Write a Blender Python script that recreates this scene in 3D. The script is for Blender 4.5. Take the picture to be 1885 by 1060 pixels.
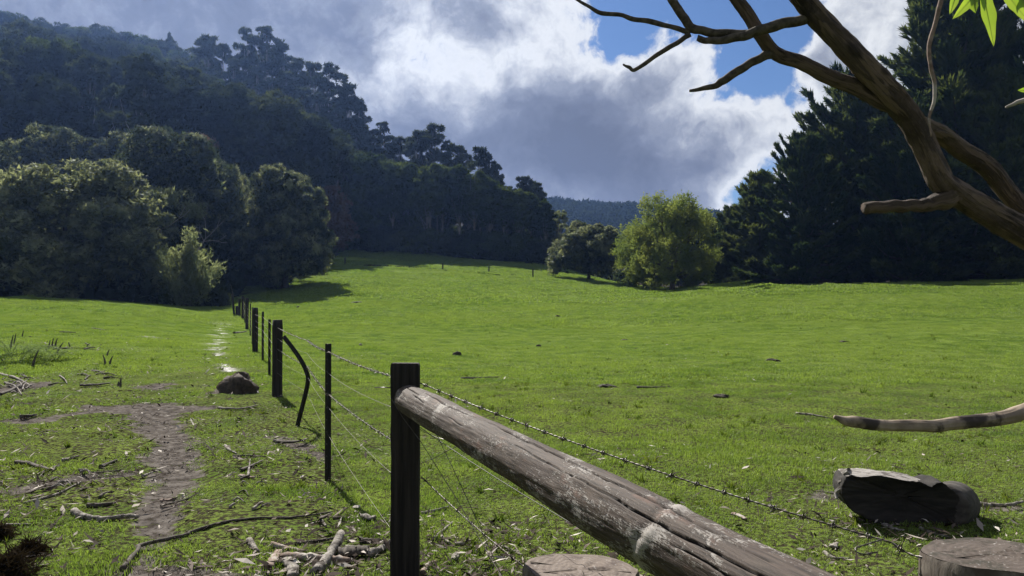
import bpy, math, random
import numpy as np
from mathutils import Vector, Matrix

for o in list(bpy.data.objects):
    bpy.data.objects.remove(o)
scene = bpy.context.scene
COL = scene.collection
R = math.radians

# ------------------------------------------------------------------ camera
F_PX, CX, CY, HOR, EYE = 1451.0, 942.5, 530.0, 549.0, 1.57
cam_d = bpy.data.cameras.new('camera')
cam_d.sensor_width = 36.0
cam_d.lens = 36.0 * F_PX / 1885.0
cam_d.clip_start = 0.05
cam_d.clip_end = 4000.0
cam = bpy.data.objects.new('camera', cam_d)
COL.objects.link(cam)
cam.location = (0, 0, EYE)
cam.rotation_euler = (R(90) + math.atan((HOR - CY) / F_PX), 0, 0)
scene.camera = cam

# ------------------------------------------------------------------ sun, sky, exposure
SUN_AZ, SUN_EL = R(-25.0), R(41.0)          # azimuth from +Y, negative = to the left
sun_vec = Vector((math.sin(SUN_AZ) * math.cos(SUN_EL), math.cos(SUN_AZ) * math.cos(SUN_EL), math.sin(SUN_EL)))
sun_d = bpy.data.lights.new('sun', 'SUN')
sun_d.energy = 5.0
sun_d.angle = R(0.53)
sun_d.color = (1.0, 0.95, 0.86)
sun = bpy.data.objects.new('sun', sun_d)
COL.objects.link(sun)
sun.rotation_euler = sun_vec.to_track_quat('Z', 'Y').to_euler()

vs = scene.view_settings
scene.display_settings.display_device = 'sRGB'
vs.view_transform = 'Standard'
vs.look = 'None'
vs.exposure = 1.0
vs.gamma = 1.0
vs.use_curve_mapping = False
cy = scene.cycles
cy.max_bounces = 5
cy.diffuse_bounces = 3
cy.glossy_bounces = 2
cy.transmission_bounces = 3
cy.volume_bounces = 0
cy.transparent_max_bounces = 4
cy.use_denoising = True
cy.caustics_reflective = False
cy.caustics_refractive = False


class NT:
    """small helper that writes node trees"""
    def __init__(self, tree):
        self.t = tree
        self.n = tree.nodes
        self.l = tree.links

    def new(self, kind, **kw):
        nd = self.n.new(kind)
        for k, v in kw.items():
            setattr(nd, k, v)
        return nd

    def put(self, sock, v):
        if v is None:
            return
        if isinstance(v, bpy.types.NodeSocket):
            self.l.new(v, sock)
        else:
            sock.default_value = v

    def math(self, op, a, b=None, c=None, clamp=False):
        nd = self.new('ShaderNodeMath', operation=op, use_clamp=clamp)
        self.put(nd.inputs[0], a)
        self.put(nd.inputs[1], b)
        self.put(nd.inputs[2], c)
        return nd.outputs[0]

    def vmath(self, op, a, b=None):
        nd = self.new('ShaderNodeVectorMath', operation=op)
        self.put(nd.inputs[0], a)
        if b is not None:
            self.put(nd.inputs[1], b)
        return nd.outputs[0]

    def noise(self, vec, scale, detail=4.0, rough=0.5, dist=0.0, color=False):
        nd = self.new('ShaderNodeTexNoise')
        self.put(nd.inputs['Vector'], vec)
        nd.inputs['Scale'].default_value = scale
        nd.inputs['Detail'].default_value = detail
        nd.inputs['Roughness'].default_value = rough
        nd.inputs['Distortion'].default_value = dist
        return nd.outputs['Color' if color else 'Fac']

    def mapr(self, v, a, b, c=0.0, d=1.0, smooth=True):
        nd = self.new('ShaderNodeMapRange', interpolation_type='SMOOTHSTEP' if smooth else 'LINEAR')
        self.put(nd.inputs[0], v)
        for i, x in enumerate((a, b, c, d)):
            self.put(nd.inputs[1 + i], x)
        return nd.outputs[0]

    def mix(self, f, a, b, mode='MIX'):
        nd = self.new('ShaderNodeMix', data_type='RGBA', blend_type=mode)
        self.put(nd.inputs[0], f)
        for s, v in ((nd.inputs[6], a), (nd.inputs[7], b)):
            if isinstance(v, (tuple, list)) and len(v) == 3:
                v = (*v, 1.0)
            self.put(s, v)
        return nd.outputs[2]

    def scale_vec(self, vec, s):
        nd = self.new('ShaderNodeMapping')
        self.put(nd.inputs['Vector'], vec)
        nd.inputs['Scale'].default_value = s
        return nd.outputs[0]


# the sky: clear blue above, a broken cloud deck in front of it, laid out by compass bearing and elevation
world = bpy.data.worlds.new('World')
scene.world = world
world.use_nodes = True
w = NT(world.node_tree)
w.n.clear()
sky = w.new('ShaderNodeTexSky', sky_type='NISHITA', sun_disc=False)
sky.sun_elevation = SUN_EL
sky.sun_rotation = SUN_AZ
sky.altitude = 200.0
sky.air_density = 1.0
sky.dust_density = 0.3
sky.ozone_density = 2.5
tc = w.new('ShaderNodeTexCoord')
dirv = w.vmath('NORMALIZE', tc.outputs['Generated'])
warp = w.noise(dirv, 5.0, 5.0, 0.55, 0.0, color=True)
warp = w.vmath('SUBTRACT', warp, (0.5, 0.5, 0.5))
wsc = w.new('ShaderNodeVectorMath', operation='SCALE')
w.put(wsc.inputs[0], warp)
wsc.inputs[3].default_value = 0.16
dw = w.vmath('ADD', dirv, wsc.outputs[0])
sep = w.new('ShaderNodeSeparateXYZ')
w.put(sep.inputs[0], dw)
az = w.math('MULTIPLY', w.math('ARCTAN2', sep.outputs[0], sep.outputs[1]), 180 / math.pi)
el = w.math('MULTIPLY', w.math('ARCSINE', sep.outputs[2]), 180 / math.pi)


def bearing(px, py):
    u, v = (px - CX) / F_PX, (HOR - py) / F_PX
    return math.degrees(math.atan(u)), math.degrees(math.atan(v / math.hypot(1, u)))


CLOUD_BLOBS = [
    (950, 150, 1000, 420, 0, -0.22),
    (400, 40, 280, 150, 0, 0.45),
    (90, -20, 220, 120, 0, 0.15),
    (660, 110, 80, 120, 20, 0.25),
    (735, 90, 60, 120, -10, -0.08),
    (900, 110, 250, 65, 14, -0.35),
    (880, 50, 80, 50, 0, 0.4),
    (1010, 220, 300, 90, 8, 0.55),
    (1180, 310, 330, 80, 0, 0.5),
    (1140, 80, 60, 60, 0, -0.2),
    (1290, 10, 190, 70, 0, -1.15),
    (1390, 120, 130, 70, 25, -1.05),
    (1450, 205, 55, 90, 60, -0.75),
    (1330, 220, 100, 50, 10, -0.22),
    (1385, 340, 75, 55, 35, -1.15),
    (1600, 150, 120, 240, 0, -0.15),
    (1525, 120, 70, 150, 0, 0.45),
]
total = None
for (px, py, rx, ry, rot, amp) in CLOUD_BLOBS:
    a0, e0 = bearing(px, py)
    sx, sy = rx / 25.3, ry / 25.3
    da = w.math('SUBTRACT', az, a0)
    de = w.math('SUBTRACT', el, e0)
    c, s = math.cos(R(rot)), math.sin(R(rot))
    p = w.math('DIVIDE', w.math('ADD', w.math('MULTIPLY', da, c), w.math('MULTIPLY', de, s)), sx)
    q = w.math('DIVIDE', w.math('SUBTRACT', w.math('MULTIPLY', de, c), w.math('MULTIPLY', da, s)), sy)
    r2 = w.math('ADD', w.math('MULTIPLY', p, p), w.math('MULTIPLY', q, q))
    g = w.math('MULTIPLY', w.math('EXPONENT', w.math('MULTIPLY', r2, -1.0)), amp)
    total = g if total is None else w.math('ADD', total, g)
n_big = w.math('SUBTRACT', w.noise(dirv, 3.2, 3.0, 0.5), 0.5)
n_mid = w.math('SUBTRACT', w.noise(dirv, 9.0, 8.0, 0.6, 0.15), 0.5)
n_fin = w.math('SUBTRACT', w.noise(dw, 30.0, 8.0, 0.62, 0.2), 0.5)
dens = w.math('ADD', total, 0.74)
dens = w.math('ADD', dens, w.math('MULTIPLY', n_big, 0.5))
dens = w.math('ADD', dens, w.math('MULTIPLY', n_mid, 1.40))
dens = w.math('ADD', dens, w.math('MULTIPLY', n_fin, 0.70))
cover = w.mapr(dens, 0.02, 0.22)
ramp = w.new('ShaderNodeValToRGB')
w.put(ramp.inputs[0], w.mapr(dens, 0.0, 1.35, smooth=False))
cr = ramp.color_ramp
cr.elements[0].position = 0.06
cr.elements[0].color = (0.74, 0.77, 0.82, 1)
cr.elements[1].position = 1.0
cr.elements[1].color = (0.135, 0.15, 0.20, 1)
for pos, colr in ((0.22, (0.86, 0.88, 0.90, 1)), (0.36, (0.60, 0.63, 0.68, 1)), (0.52, (0.33, 0.36, 0.43, 1)), (0.72, (0.20, 0.222, 0.29, 1))):
    e = cr.elements.new(pos)
    e.color = colr
bg_sky = w.new('ShaderNodeBackground')
w.put(bg_sky.inputs[0], w.mix(1.0, sky.outputs[0], (0.50, 0.62, 0.80), 'MULTIPLY'))
bg_sky.inputs[1].default_value = 0.05
bg_cl = w.new('ShaderNodeBackground')
w.put(bg_cl.inputs[0], ramp.outputs[0])
bg_cl.inputs[1].default_value = 0.48
mixs = w.new('ShaderNodeMixShader')
w.put(mixs.inputs[0], cover)
w.l.new(bg_sky.outputs[0], mixs.inputs[1])
w.l.new(bg_cl.outputs[0], mixs.inputs[2])
wo = w.new('ShaderNodeOutputWorld')
w.l.new(mixs.outputs[0], wo.inputs[0])

# ------------------------------------------------------------------ helpers
rng = np.random.default_rng(7)
random.seed(7)


def tag(o, label=None, cat=None, group=None, kind=None):
    if label:
        o['label'] = label
    if cat:
        o['category'] = cat
    if group:
        o['group'] = group
    if kind or cat:
        o['kind'] = kind or 'thing'
    return o


def link(o, parent=None):
    COL.objects.link(o)
    if parent is not None:
        o.parent = parent
    return o


def empty(name, loc=(0, 0, 0), rz=0.0, scale=1.0):
    o = bpy.data.objects.new(name, None)
    o.empty_display_size = 0.1
    o.location = loc
    o.rotation_euler = (0, 0, rz)
    o.scale = (scale,) * 3 if not isinstance(scale, tuple) else scale
    return link(o)


def raw_mesh(name, V, F, mat=None, smooth=False):
    """V: (n,3) array, F: list of index tuples or an (m,k) int array"""
    me = bpy.data.meshes.new(name)
    V = np.asarray(V, dtype=np.float32)
    if isinstance(F, np.ndarray):
        m, k = F.shape
        me.vertices.add(len(V))
        me.vertices.foreach_set('co', V.ravel())
        me.loops.add(m * k)
        me.loops.foreach_set('vertex_index', F.astype(np.int32).ravel())
        me.polygons.add(m)
        me.polygons.foreach_set('loop_start', np.arange(0, m * k, k, dtype=np.int32))
        me.update(calc_edges=True)
    else:
        me.from_pydata(V.tolist(), [], F)
        me.update()
    if smooth:
        me.polygons.foreach_set('use_smooth', np.ones(len(me.polygons), dtype=bool))
    if mat is not None:
        me.materials.append(mat)
    return me


def mesh_obj(name, V, F, mat, parent=None, smooth=False):
    return link(bpy.data.objects.new(name, raw_mesh(name, V, F, mat, smooth)), parent)


class MB:
    """collects several shapes for one part"""
    def __init__(self):
        self.V, self.F, self.n = [], [], 0

    def add(self, V, F):
        self.V.append(np.asarray(V, dtype=np.float32).reshape(-1, 3))
        self.F += [tuple(int(i) + self.n for i in f) for f in F]
        self.n += len(self.V[-1])
        return self

    def mesh(self, name, mat, smooth=True):
        return raw_mesh(name, np.concatenate(self.V), self.F, mat, smooth)

    def build(self, name, mat, parent=None, smooth=True):
        return link(bpy.data.objects.new(name, self.mesh(name, mat, smooth)), parent)


def spline(P, n):
    """Catmull-Rom through the rows of P (any number of columns)"""
    P = np.asarray(P, dtype=float)
    if len(P) < 3:
        t = np.linspace(0, 1, n)[:, None]
        return P[0] * (1 - t) + P[-1] * t
    Q = np.vstack([2 * P[0] - P[1], P, 2 * P[-1] - P[-2]])
    u = np.linspace(0, len(P) - 1 - 1e-6, n)
    i = u.astype(int)
    t = (u - i)[:, None]
    a, b, c, d = Q[i], Q[i + 1], Q[i + 2], Q[i + 3]
    return 0.5 * (2 * b + (c - a) * t + (2 * a - 5 * b + 4 * c - d) * t ** 2 + (3 * b - a - 3 * c + d) * t ** 3)


def frames(P):
    T = np.gradient(P, axis=0)
    T /= np.linalg.norm(T, axis=1)[:, None] + 1e-12
    up = np.array([0, 0, 1.0]) if abs(T[0][2]) < 0.9 else np.array([1.0, 0, 0])
    N = np.zeros_like(P)
    n = np.cross(T[0], up)
    n /= np.linalg.norm(n)
    for i in range(len(P)):
        n = n - T[i] * np.dot(n, T[i])
        n /= np.linalg.norm(n) + 1e-12
        N[i] = n
    return T, N, np.cross(T, N)


def tube(P, rad, seg=8, rough=0.0, seed=0, flat=1.0):
    """tapered tube along the points P with radii rad; closed ends"""
    P = np.asarray(P, dtype=float)
    rad = np.broadcast_to(np.asarray(rad, dtype=float), (len(P),))
    T, N, B = frames(P)
    th = np.linspace(0, 2 * math.pi, seg, endpoint=False)
    rr = np.ones((len(P), seg))
    if rough:
        g = np.random.default_rng(seed)
        raw = g.normal(size=(len(P), seg))
        raw = (raw + np.roll(raw, 1, 1) + np.roll(raw, -1, 1)) / 3
        raw[1:-1] = (raw[:-2] + raw[1:-1] + raw[2:]) / 3
        rr += rough * raw
    V = P[:, None, :] + rad[:, None, None] * rr[:, :, None] * (np.cos(th)[None, :, None] * N[:, None, :] + flat * np.sin(th)[None, :, None] * B[:, None, :])
    n = len(P)
    F = []
    for i in range(n - 1):
        for j in range(seg):
            k = (j + 1) % seg
            F.append((i * seg + j, i * seg + k, (i + 1) * seg + k, (i + 1) * seg + j))
    V = V.reshape(-1, 3)
    V = np.vstack([V, P[0], P[-1]])
    a, b = n * seg, n * seg + 1
    for j in range(seg):
        k = (j + 1) % seg
        F.append((a, k, j))
        F.append((b, (n - 1) * seg + j, (n - 1) * seg + k))
    return V, F


def unit(v):
    return v / (np.linalg.norm(v, axis=-1, keepdims=True) + 1e-9)


def tri_tufts(C, D, length, width, k, spread, g):
    """k narrow leaf triangles at every centre C, pointing roughly along D"""
    n = len(C)
    C = np.repeat(C, k, 0)
    D = unit(np.repeat(D, k, 0) + spread * g.normal(size=(n * k, 3)))
    L = (np.repeat(np.broadcast_to(length, (n,)), k) * g.uniform(0.55, 1.25, n * k))[:, None]
    W = (np.repeat(np.broadcast_to(width, (n,)), k) * g.uniform(0.6, 1.3, n * k))[:, None]
    S = unit(np.cross(D, g.normal(size=(n * k, 3))))
    base = C + 0.12 * L * g.normal(size=(n * k, 3))
    V = np.stack([base - S * W * 0.5, base + S * W * 0.5, base + D * L], axis=1).reshape(-1, 3)
    return V


def face_tufts(C, O, length, width, k, jitter, lift, g):
    """k leaf triangles at every centre C whose faces look roughly along O; tips spread sideways and lift a little"""
    n = len(C)
    m = n * k
    C = np.repeat(C, k, 0)
    O = np.repeat(O, k, 0)
    N = unit(O + jitter * g.normal(size=(m, 3)))
    t = g.normal(size=(m, 3)) + np.array([0, 0, 0.5])
    D = unit(unit(t - N * (t * N).sum(1, keepdims=True)) + lift * O)
    S = unit(np.cross(D, N))
    L = (np.repeat(np.broadcast_to(length, (n,)), k) * g.uniform(0.55, 1.25, m))[:, None]
    W = (np.repeat(np.broadcast_to(width, (n,)), k) * g.uniform(0.6, 1.3, m))[:, None]
    base = C + 0.15 * L * g.normal(size=(m, 3))
    return np.stack([base - S * W * 0.5, base + S * W * 0.5, base + D * L], axis=1).reshape(-1, 3)


def soup(name, Vs, mat):
    V = np.concatenate(Vs)
    F = np.arange(len(V), dtype=np.int32).reshape(-1, 3)
    return raw_mesh(name, V, F, mat)


# ------------------------------------------------------------------ the lie of the land
def zat(py, d):
    return EYE + (HOR - py) / F_PX * d


_ctl = []


def _c(px, d, z):
    u = (px - CX) / F_PX
    a, r = math.atan(u), d * math.hypot(1, u)
    _ctl.append((a, math.log(r + 3), z))


for _a in (-50, -33, -15, 0, 15, 33, 50):
    for _r in (1.0, 5.0, 10.0, 15.0):
        _ctl.append((R(_a), math.log(_r + 3), 0.0))
for px, py, d in ((470, 647, 23.2), (455, 605, 40.7), (430, 583, 50), (430, 556, 66),
                  (0, 600, 30), (0, 572, 42), (0, 548, 52), (200, 556, 52), (290, 562, 54), (-400, 595, 30), (-400, 545, 52),
                  (620, 640, 25), (620, 600, 40), (620, 552, 62), (620, 510, 82), (620, 480, 102), (620, 457, 122),
                  (800, 600, 42), (800, 555, 62), (800, 520, 84), (800, 490, 105), (800, 471, 120),
                  (1000, 600, 42), (1000, 560, 60), (1000, 530, 80), (1000, 505, 100), (1000, 489, 112),
                  (1240, 600, 40), (1240, 560, 58), (1240, 535, 80), (1093, 517, 95), (1300, 527, 78),
                  (1885, 600, 34), (1885, 550, 52), (1885, 517, 68), (1600, 600, 36), (1600, 555, 54), (1600, 523, 72),
                  (2300, 600, 34), (2300, 515, 66)):
    _c(px, d, zat(py, d))
for px, d, z in ((0, 62, 1.2), (290, 64, 1.1), (0, 76, 2.0), (1300, 95, 2.6), (1600, 90, 2.8), (1885, 85, 3.0), (2300, 85, 3.0), (450, 78, 2.6),
                 (0, 100, 10), (0, 150, 33), (0, 250, 72), (-400, 100, 11), (-400, 250, 85), (300, 100, 10), (300, 150, 28), (300, 240, 56),
                 (480, 110, 10), (480, 200, 38), (620, 150, 17), (620, 180, 26), (800, 140, 11.5), (800, 160, 16), (900, 150, 11), (1000, 140, 8),
                 (1100, 140, 5), (1100, 250, 10), (1000, 250, 15), (800, 260, 20), (1240, 120, 2.5), (1600, 150, 3), (1885, 150, 3), (1240, 300, 8), (1885, 300, 8),
                 (1020, 600, 66), (1180, 600, 62), (1350, 600, 55), (1885, 600, 50), (1100, 450, 30), (1400, 450, 26), (0, 420, 80), (0, 700, 60), (500, 500, 50), (1200, 900, 50), (1885, 900, 40), (0, 1200, 40), (1885, 1500, 30), (900, 1500, 30)):
    _c(px, d, z)
_A = np.array(_ctl)
_KX = 3.0


def _phi(r2):
    return 0.5 * r2 * np.log(r2 + 1e-9)


_PX = np.column_stack([_A[:, 0] * _KX, _A[:, 1]])
_n = len(_PX)
_K = _phi(((_PX[:, None] - _PX[None]) ** 2).sum(2)) + 0.004 * np.eye(_n)
_P = np.column_stack([np.ones(_n), _PX])
_sol = np.linalg.solve(np.block([[_K, _P], [_P.T, np.zeros((3, 3))]]), np.concatenate([_A[:, 2], np.zeros(3)]))


def _sm(x, a, b):
    t = np.clip((x - a) / (b - a), 0, 1)
    return t * t * (3 - 2 * t)


def ground_z(x, y):
    x = np.atleast_1d(np.asarray(x, dtype=float))
    y = np.atleast_1d(np.asarray(y, dtype=float))
    out = np.empty(len(x))
    for i in range(0, len(x), 20000):
        xs, ys = x[i:i + 20000], y[i:i + 20000]
        r = np.hypot(xs, ys)
        a = np.arctan2(xs, ys)
        fade = 1 - _sm(np.abs(a), R(65), R(120))
        q = np.column_stack([np.clip(a, R(-48), R(48)) * _KX, np.log(np.minimum(r, 1500) + 3)])
        z = _phi(((q[:, None] - _PX[None]) ** 2).sum(2)) @ _sol[:_n] + _sol[_n] + q @ _sol[_n + 1:]
        z = z * fade * _sm(r, 9, 20)
        bump = 0.022 * np.sin(2.1 * xs + 0.7 * ys + 1.3 * np.sin(0.9 * ys)) * np.sin(1.7 * ys - 0.5 * xs + np.sin(1.3 * xs))
        bump += 0.012 * np.sin(5.3 * xs + 2.0 * np.sin(2.2 * ys)) * np.sin(4.7 * ys + 1.1)
        far = _sm(r, 20, 60)
        bump += far * (0.05 * np.sin(0.33 * xs + 0.4 * np.sin(0.21 * ys)) * np.sin(0.27 * ys + 0.8) + 0.015 * np.sin(0.9 * xs + 0.5) * np.sin(0.75 * ys))
        out[i:i + 20000] = z + bump
    return out


def gz(x, y):
    return float(ground_z([x], [y])[0])


def gp(px, py):
    """point of the ground seen along a sight line"""
    u, v = (px - CX) / F_PX, (HOR - py) / F_PX
    lo = 1.0
    ds = np.concatenate([np.arange(1.5, 30, 0.05), np.arange(30, 260, 0.25)])
    h = EYE + v * ds - ground_z(u * ds, ds)
    k = int(np.argmax(h < 0))
    d = ds[k]
    if k > 0:
        a, b = h[k - 1], h[k]
        d = ds[k - 1] + (ds[k] - ds[k - 1]) * a / (a - b)
    return Vector((u * d, d, gz(u * d, d)))


def at(px, d):
    """point of the ground on a bearing, d metres ahead"""
    x = (px - CX) / F_PX * d
    return Vector((x, d, gz(x, d)))


def sp(px, py, d):
    """point in the air"""
    return Vector(((px - CX) / F_PX * d, d, EYE + (HOR - py) / F_PX * d))


def fence_x(y):
    return -0.59 - 0.372 * (y - 4.35)


def vnoise(x, y, s, seed=0):
    """cheap smooth value noise"""
    x = np.asarray(x) * s
    y = np.asarray(y) * s
    xi, yi = np.floor(x).astype(np.int64), np.floor(y).astype(np.int64)
    fx, fy = x - xi, y - yi
    fx, fy = fx * fx * (3 - 2 * fx), fy * fy * (3 - 2 * fy)

    def h(i, j):
        n = (i * 374761393 + j * 668265263 + seed * 974711) & 0x7fffffff
        n = ((n ^ (n >> 13)) * 1274126177) & 0x7fffffff
        return ((n ^ (n >> 16)) & 0xffff) / 65535.0
    return (h(xi, yi) * (1 - fx) + h(xi + 1, yi) * fx) * (1 - fy) + (h(xi, yi + 1) * (1 - fx) + h(xi + 1, yi + 1) * fx) * fy


# bare earth: polylines on the ground with a half width
_dirt = []


def _path(pts, wid, wet_glint=0.0):
    P = [gp(*p) for p in pts]
    for i, (a, b) in enumerate(zip(P[:-1], P[1:])):
        _dirt.append((a.x, a.y, b.x, b.y, wid[i], wid[i + 1], wet_glint))


_path(((170, 745), (250, 748), (335, 750)), (0.22, 0.55, 0.40))
_path(((290, 752), (318, 800), (322, 850), (318, 895), (285, 940), (300, 985), (250, 1030), (270, 1058)), (0.36, 0.25, 0.22, 0.21, 0.16, 0.12, 0.10, 0.14))
_path(((0, 775), (80, 770), (170, 752)), (0.30, 0.18, 0.16))
_path(((300, 705), (280, 712)), (0.35, 0.3))
_path(((0, 715), (50, 705)), (0.7, 0.5))
_path(((350, 725), (385, 722), (410, 716)), (0.12, 0.2, 0.12))
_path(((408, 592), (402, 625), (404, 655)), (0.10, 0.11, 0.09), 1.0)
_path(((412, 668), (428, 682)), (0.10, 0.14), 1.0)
_path(((210, 1050), (330, 1058), (450, 1058)), (0.15, 0.2, 0.15))
_path(((1510, 905), (1545, 910)), (0.22, 0.15))
_path(((1800, 930), (1880, 930)), (0.12, 0.16))
_path(((280, 620), (300, 622)), (0.3, 0.3), 0.3)
_path(((345, 557), (400, 552)), (1.4, 1.8), 0.3)
_path(((500, 800), (560, 818), (600, 842)), (0.08, 0.16, 0.1))
_path(((30, 900), (120, 880), (230, 870)), (0.10, 0.20, 0.12))


def dirt_mask(x, y, grow=0.0):
    x = np.asarray(x, dtype=float)
    y = np.asarray(y, dtype=float)
    m = np.zeros(len(x))
    wet_glint = np.zeros(len(x))
    n = (vnoise(x, y, 2.3, 1) - 0.5) * 0.9 + (vnoise(x, y, 6.0, 2) - 0.5) * 0.7 + (vnoise(x, y, 17.0, 3) - 0.5) * 0.5
    for (ax, ay, bx, by, wa, wb, wt) in _dirt:
        dx, dy = bx - ax, by - ay
        L2 = dx * dx + dy * dy + 1e-9
        t = np.clip(((x - ax) * dx + (y - ay) * dy) / L2, 0, 1)
        dist = np.hypot(x - ax - t * dx, y - ay - t * dy)
        ww = wa + (wb - wa) * t + grow
        v = 1 - _sm(dist / ww + n * (1.0 if wt < 0.9 else 0.3), 0.60, 1.35)
        m = np.maximum(m, v)
        wet_glint = np.maximum(wet_glint, v * wt)
    return m, wet_glint


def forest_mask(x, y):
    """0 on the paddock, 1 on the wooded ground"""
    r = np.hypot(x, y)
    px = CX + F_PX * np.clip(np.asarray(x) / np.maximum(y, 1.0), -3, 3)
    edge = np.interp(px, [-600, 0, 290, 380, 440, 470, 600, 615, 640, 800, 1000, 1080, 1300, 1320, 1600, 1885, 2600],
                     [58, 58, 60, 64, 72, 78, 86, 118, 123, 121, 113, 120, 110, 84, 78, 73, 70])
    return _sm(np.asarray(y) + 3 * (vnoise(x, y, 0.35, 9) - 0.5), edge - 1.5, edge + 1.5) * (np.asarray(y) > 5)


# ------------------------------------------------------------------ materials
def new_mat(name):
    m = bpy.data.materials.new(name)
    m.use_nodes = True
    t = NT(m.node_tree)
    t.n.clear()
    out = t.new('ShaderNodeOutputMaterial')
    return m, t, out


def geo_pos(t):
    return t.new('ShaderNodeNewGeometry').outputs['Position']


def obj_co(t):
    return t.new('ShaderNodeTexCoord').outputs['Object']


def bump(t, h, strength=0.5, dist=0.01):
    b = t.new('ShaderNodeBump')
    b.inputs['Strength'].default_value = strength
    b.inputs['Distance'].default_value = dist
    t.put(b.inputs['Height'], h)
    return b.outputs[0]


def leaf_mat(name, c1, c2, trans=0.45, tcol=None, nscale=0.5, gloss=0.0, lo=0.32, hi=0.68):
    """thin leaves: a diffuse side and light coming through"""
    m, t, out = new_mat(name)
    oi = t.new('ShaderNodeObjectInfo')
    n = t.noise(geo_pos(t), nscale, 2.0)
    f = t.math('ADD', t.mapr(n, lo, hi), t.math('MULTIPLY', t.math('SUBTRACT', oi.outputs['Random'], 0.5), 0.7), clamp=True)
    col = t.mix(f, c1, c2)
    d = t.new('ShaderNodeBsdfDiffuse')
    t.put(d.inputs[0], col)
    tr = t.new('ShaderNodeBsdfTranslucent')
    t.put(tr.inputs[0], t.mix(1.0, col, tcol or (1.5, 1.5, 0.7), 'MULTIPLY'))
    mx = t.new('ShaderNodeMixShader')
    mx.inputs[0].default_value = trans
    t.l.new(d.outputs[0], mx.inputs[1])
    t.l.new(tr.outputs[0], mx.inputs[2])
    res = mx.outputs[0]
    if gloss:
        gl = t.new('ShaderNodeBsdfGlossy')
        gl.inputs['Roughness'].default_value = 0.45
        gl.inputs['Color'].default_value = (0.8, 0.85, 0.8, 1)
        m2 = t.new('ShaderNodeMixShader')
        m2.inputs[0].default_value = gloss
        t.l.new(res, m2.inputs[1])
        t.l.new(gl.outputs[0], m2.inputs[2])
        res = m2.outputs[0]
    t.l.new(res, out.inputs[0])
    return m


def wood_mat(name, c1, c2, scale=(20, 20, 3), rough=0.85, bump_s=0.6, bump_d=0.004, c3=None, patch=3.0):
    m, t, out = new_mat(name)
    co = obj_co(t)
    st = t.scale_vec(co, scale)
    g = t.noise(st, 1.0, 6.0, 0.6, 0.3)
    col = t.mix(t.mapr(g, 0.3, 0.7), c1, c2)
    if c3 is not None:
        p = t.noise(co, patch, 5.0, 0.6, 0.4)
        col = t.mix(t.mapr(p, 0.5, 0.62), col, c3)
    b = t.new('ShaderNodeBsdfPrincipled')
    t.put(b.inputs['Base Color'], col)
    b.inputs['Roughness'].default_value = rough
    b.inputs['Specular IOR Level'].default_value = 0.3
    t.put(b.inputs['Normal'], bump(t, g, bump_s, bump_d))
    t.l.new(b.outputs[0], out.inputs[0])
    return m


M = {}
M['wattle'] = leaf_mat('wattle_leaf', (0.032, 0.045, 0.028), (0.215, 0.23, 0.14), 0.45, (1.7, 1.7, 1.15), 0.9, 0.02, 0.38, 0.72)
M['gum'] = leaf_mat('gum_leaf', (0.026, 0.036, 0.024), (0.060, 0.072, 0.044), 0.32, (1.4, 1.45, 0.8), 0.2)
M['forest'] = leaf_mat('forest_leaf', (0.028, 0.044, 0.020), (0.066, 0.088, 0.032), 0.38, (1.5, 1.5, 0.7), 0.2)
M['dark'] = leaf_mat('dark_leaf', (0.016, 0.025, 0.017), (0.040, 0.052, 0.030), 0.25, None, 0.2)
M['red'] = leaf_mat('russet_leaf', (0.090, 0.060, 0.048), (0.14, 0.10, 0.07), 0.35, (1.3, 1.1, 0.9), 0.3)
M['cypress'] = leaf_mat('cypress_leaf', (0.034, 0.056, 0.030), (0.100, 0.122, 0.056), 0.25, None, 0.45)
M['elm'] = leaf_mat('elm_leaf', (0.100, 0.134, 0.046), (0.18, 0.205, 0.072), 0.55, (1.5, 1.5, 0.85), 0.4)
M['shrub'] = leaf_mat('shrub_leaf', (0.115, 0.140, 0.080), (0.19, 0.21, 0.125), 0.5, (1.4, 1.4, 0.95), 0.8)
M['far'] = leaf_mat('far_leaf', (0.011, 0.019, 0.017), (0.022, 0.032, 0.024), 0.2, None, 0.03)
M['fern'] = leaf_mat('fern_leaf', (0.15, 0.21, 0.09), (0.22, 0.28, 0.13), 0.45, None, 2.0)
M['tussock'] = leaf_mat('tussock_leaf', (0.014, 0.011, 0.008), (0.034, 0.027, 0.018), 0.2, (1.2, 1.1, 0.8), 4.0)
M['weed'] = leaf_mat('weed_leaf', (0.045, 0.078, 0.014), (0.11, 0.14, 0.03), 0.35, None, 3.0)
M['bark'] = wood_mat('tree_bark', (0.045, 0.036, 0.030), (0.10, 0.085, 0.07), (6, 6, 1.2), 0.9, 0.6, 0.03)
M['palebark'] = wood_mat('pale_bark', (0.20, 0.18, 0.155), (0.36, 0.33, 0.29), (5, 5, 1.0), 0.85, 0.4, 0.02)
M['post'] = wood_mat('treated_post', (0.008, 0.0075, 0.007), (0.034, 0.030, 0.026), (34, 34, 1.6), 0.9, 1.0, 0.012)
M['post_far'] = wood_mat('old_post', (0.060, 0.052, 0.045), (0.12, 0.105, 0.09), (30, 30, 2.5), 0.9, 0.7, 0.004)
M['steel'] = wood_mat('painted_steel', (0.007, 0.007, 0.008), (0.016, 0.014, 0.014), (12, 12, 12), 0.55, 0.3, 0.001)


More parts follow.
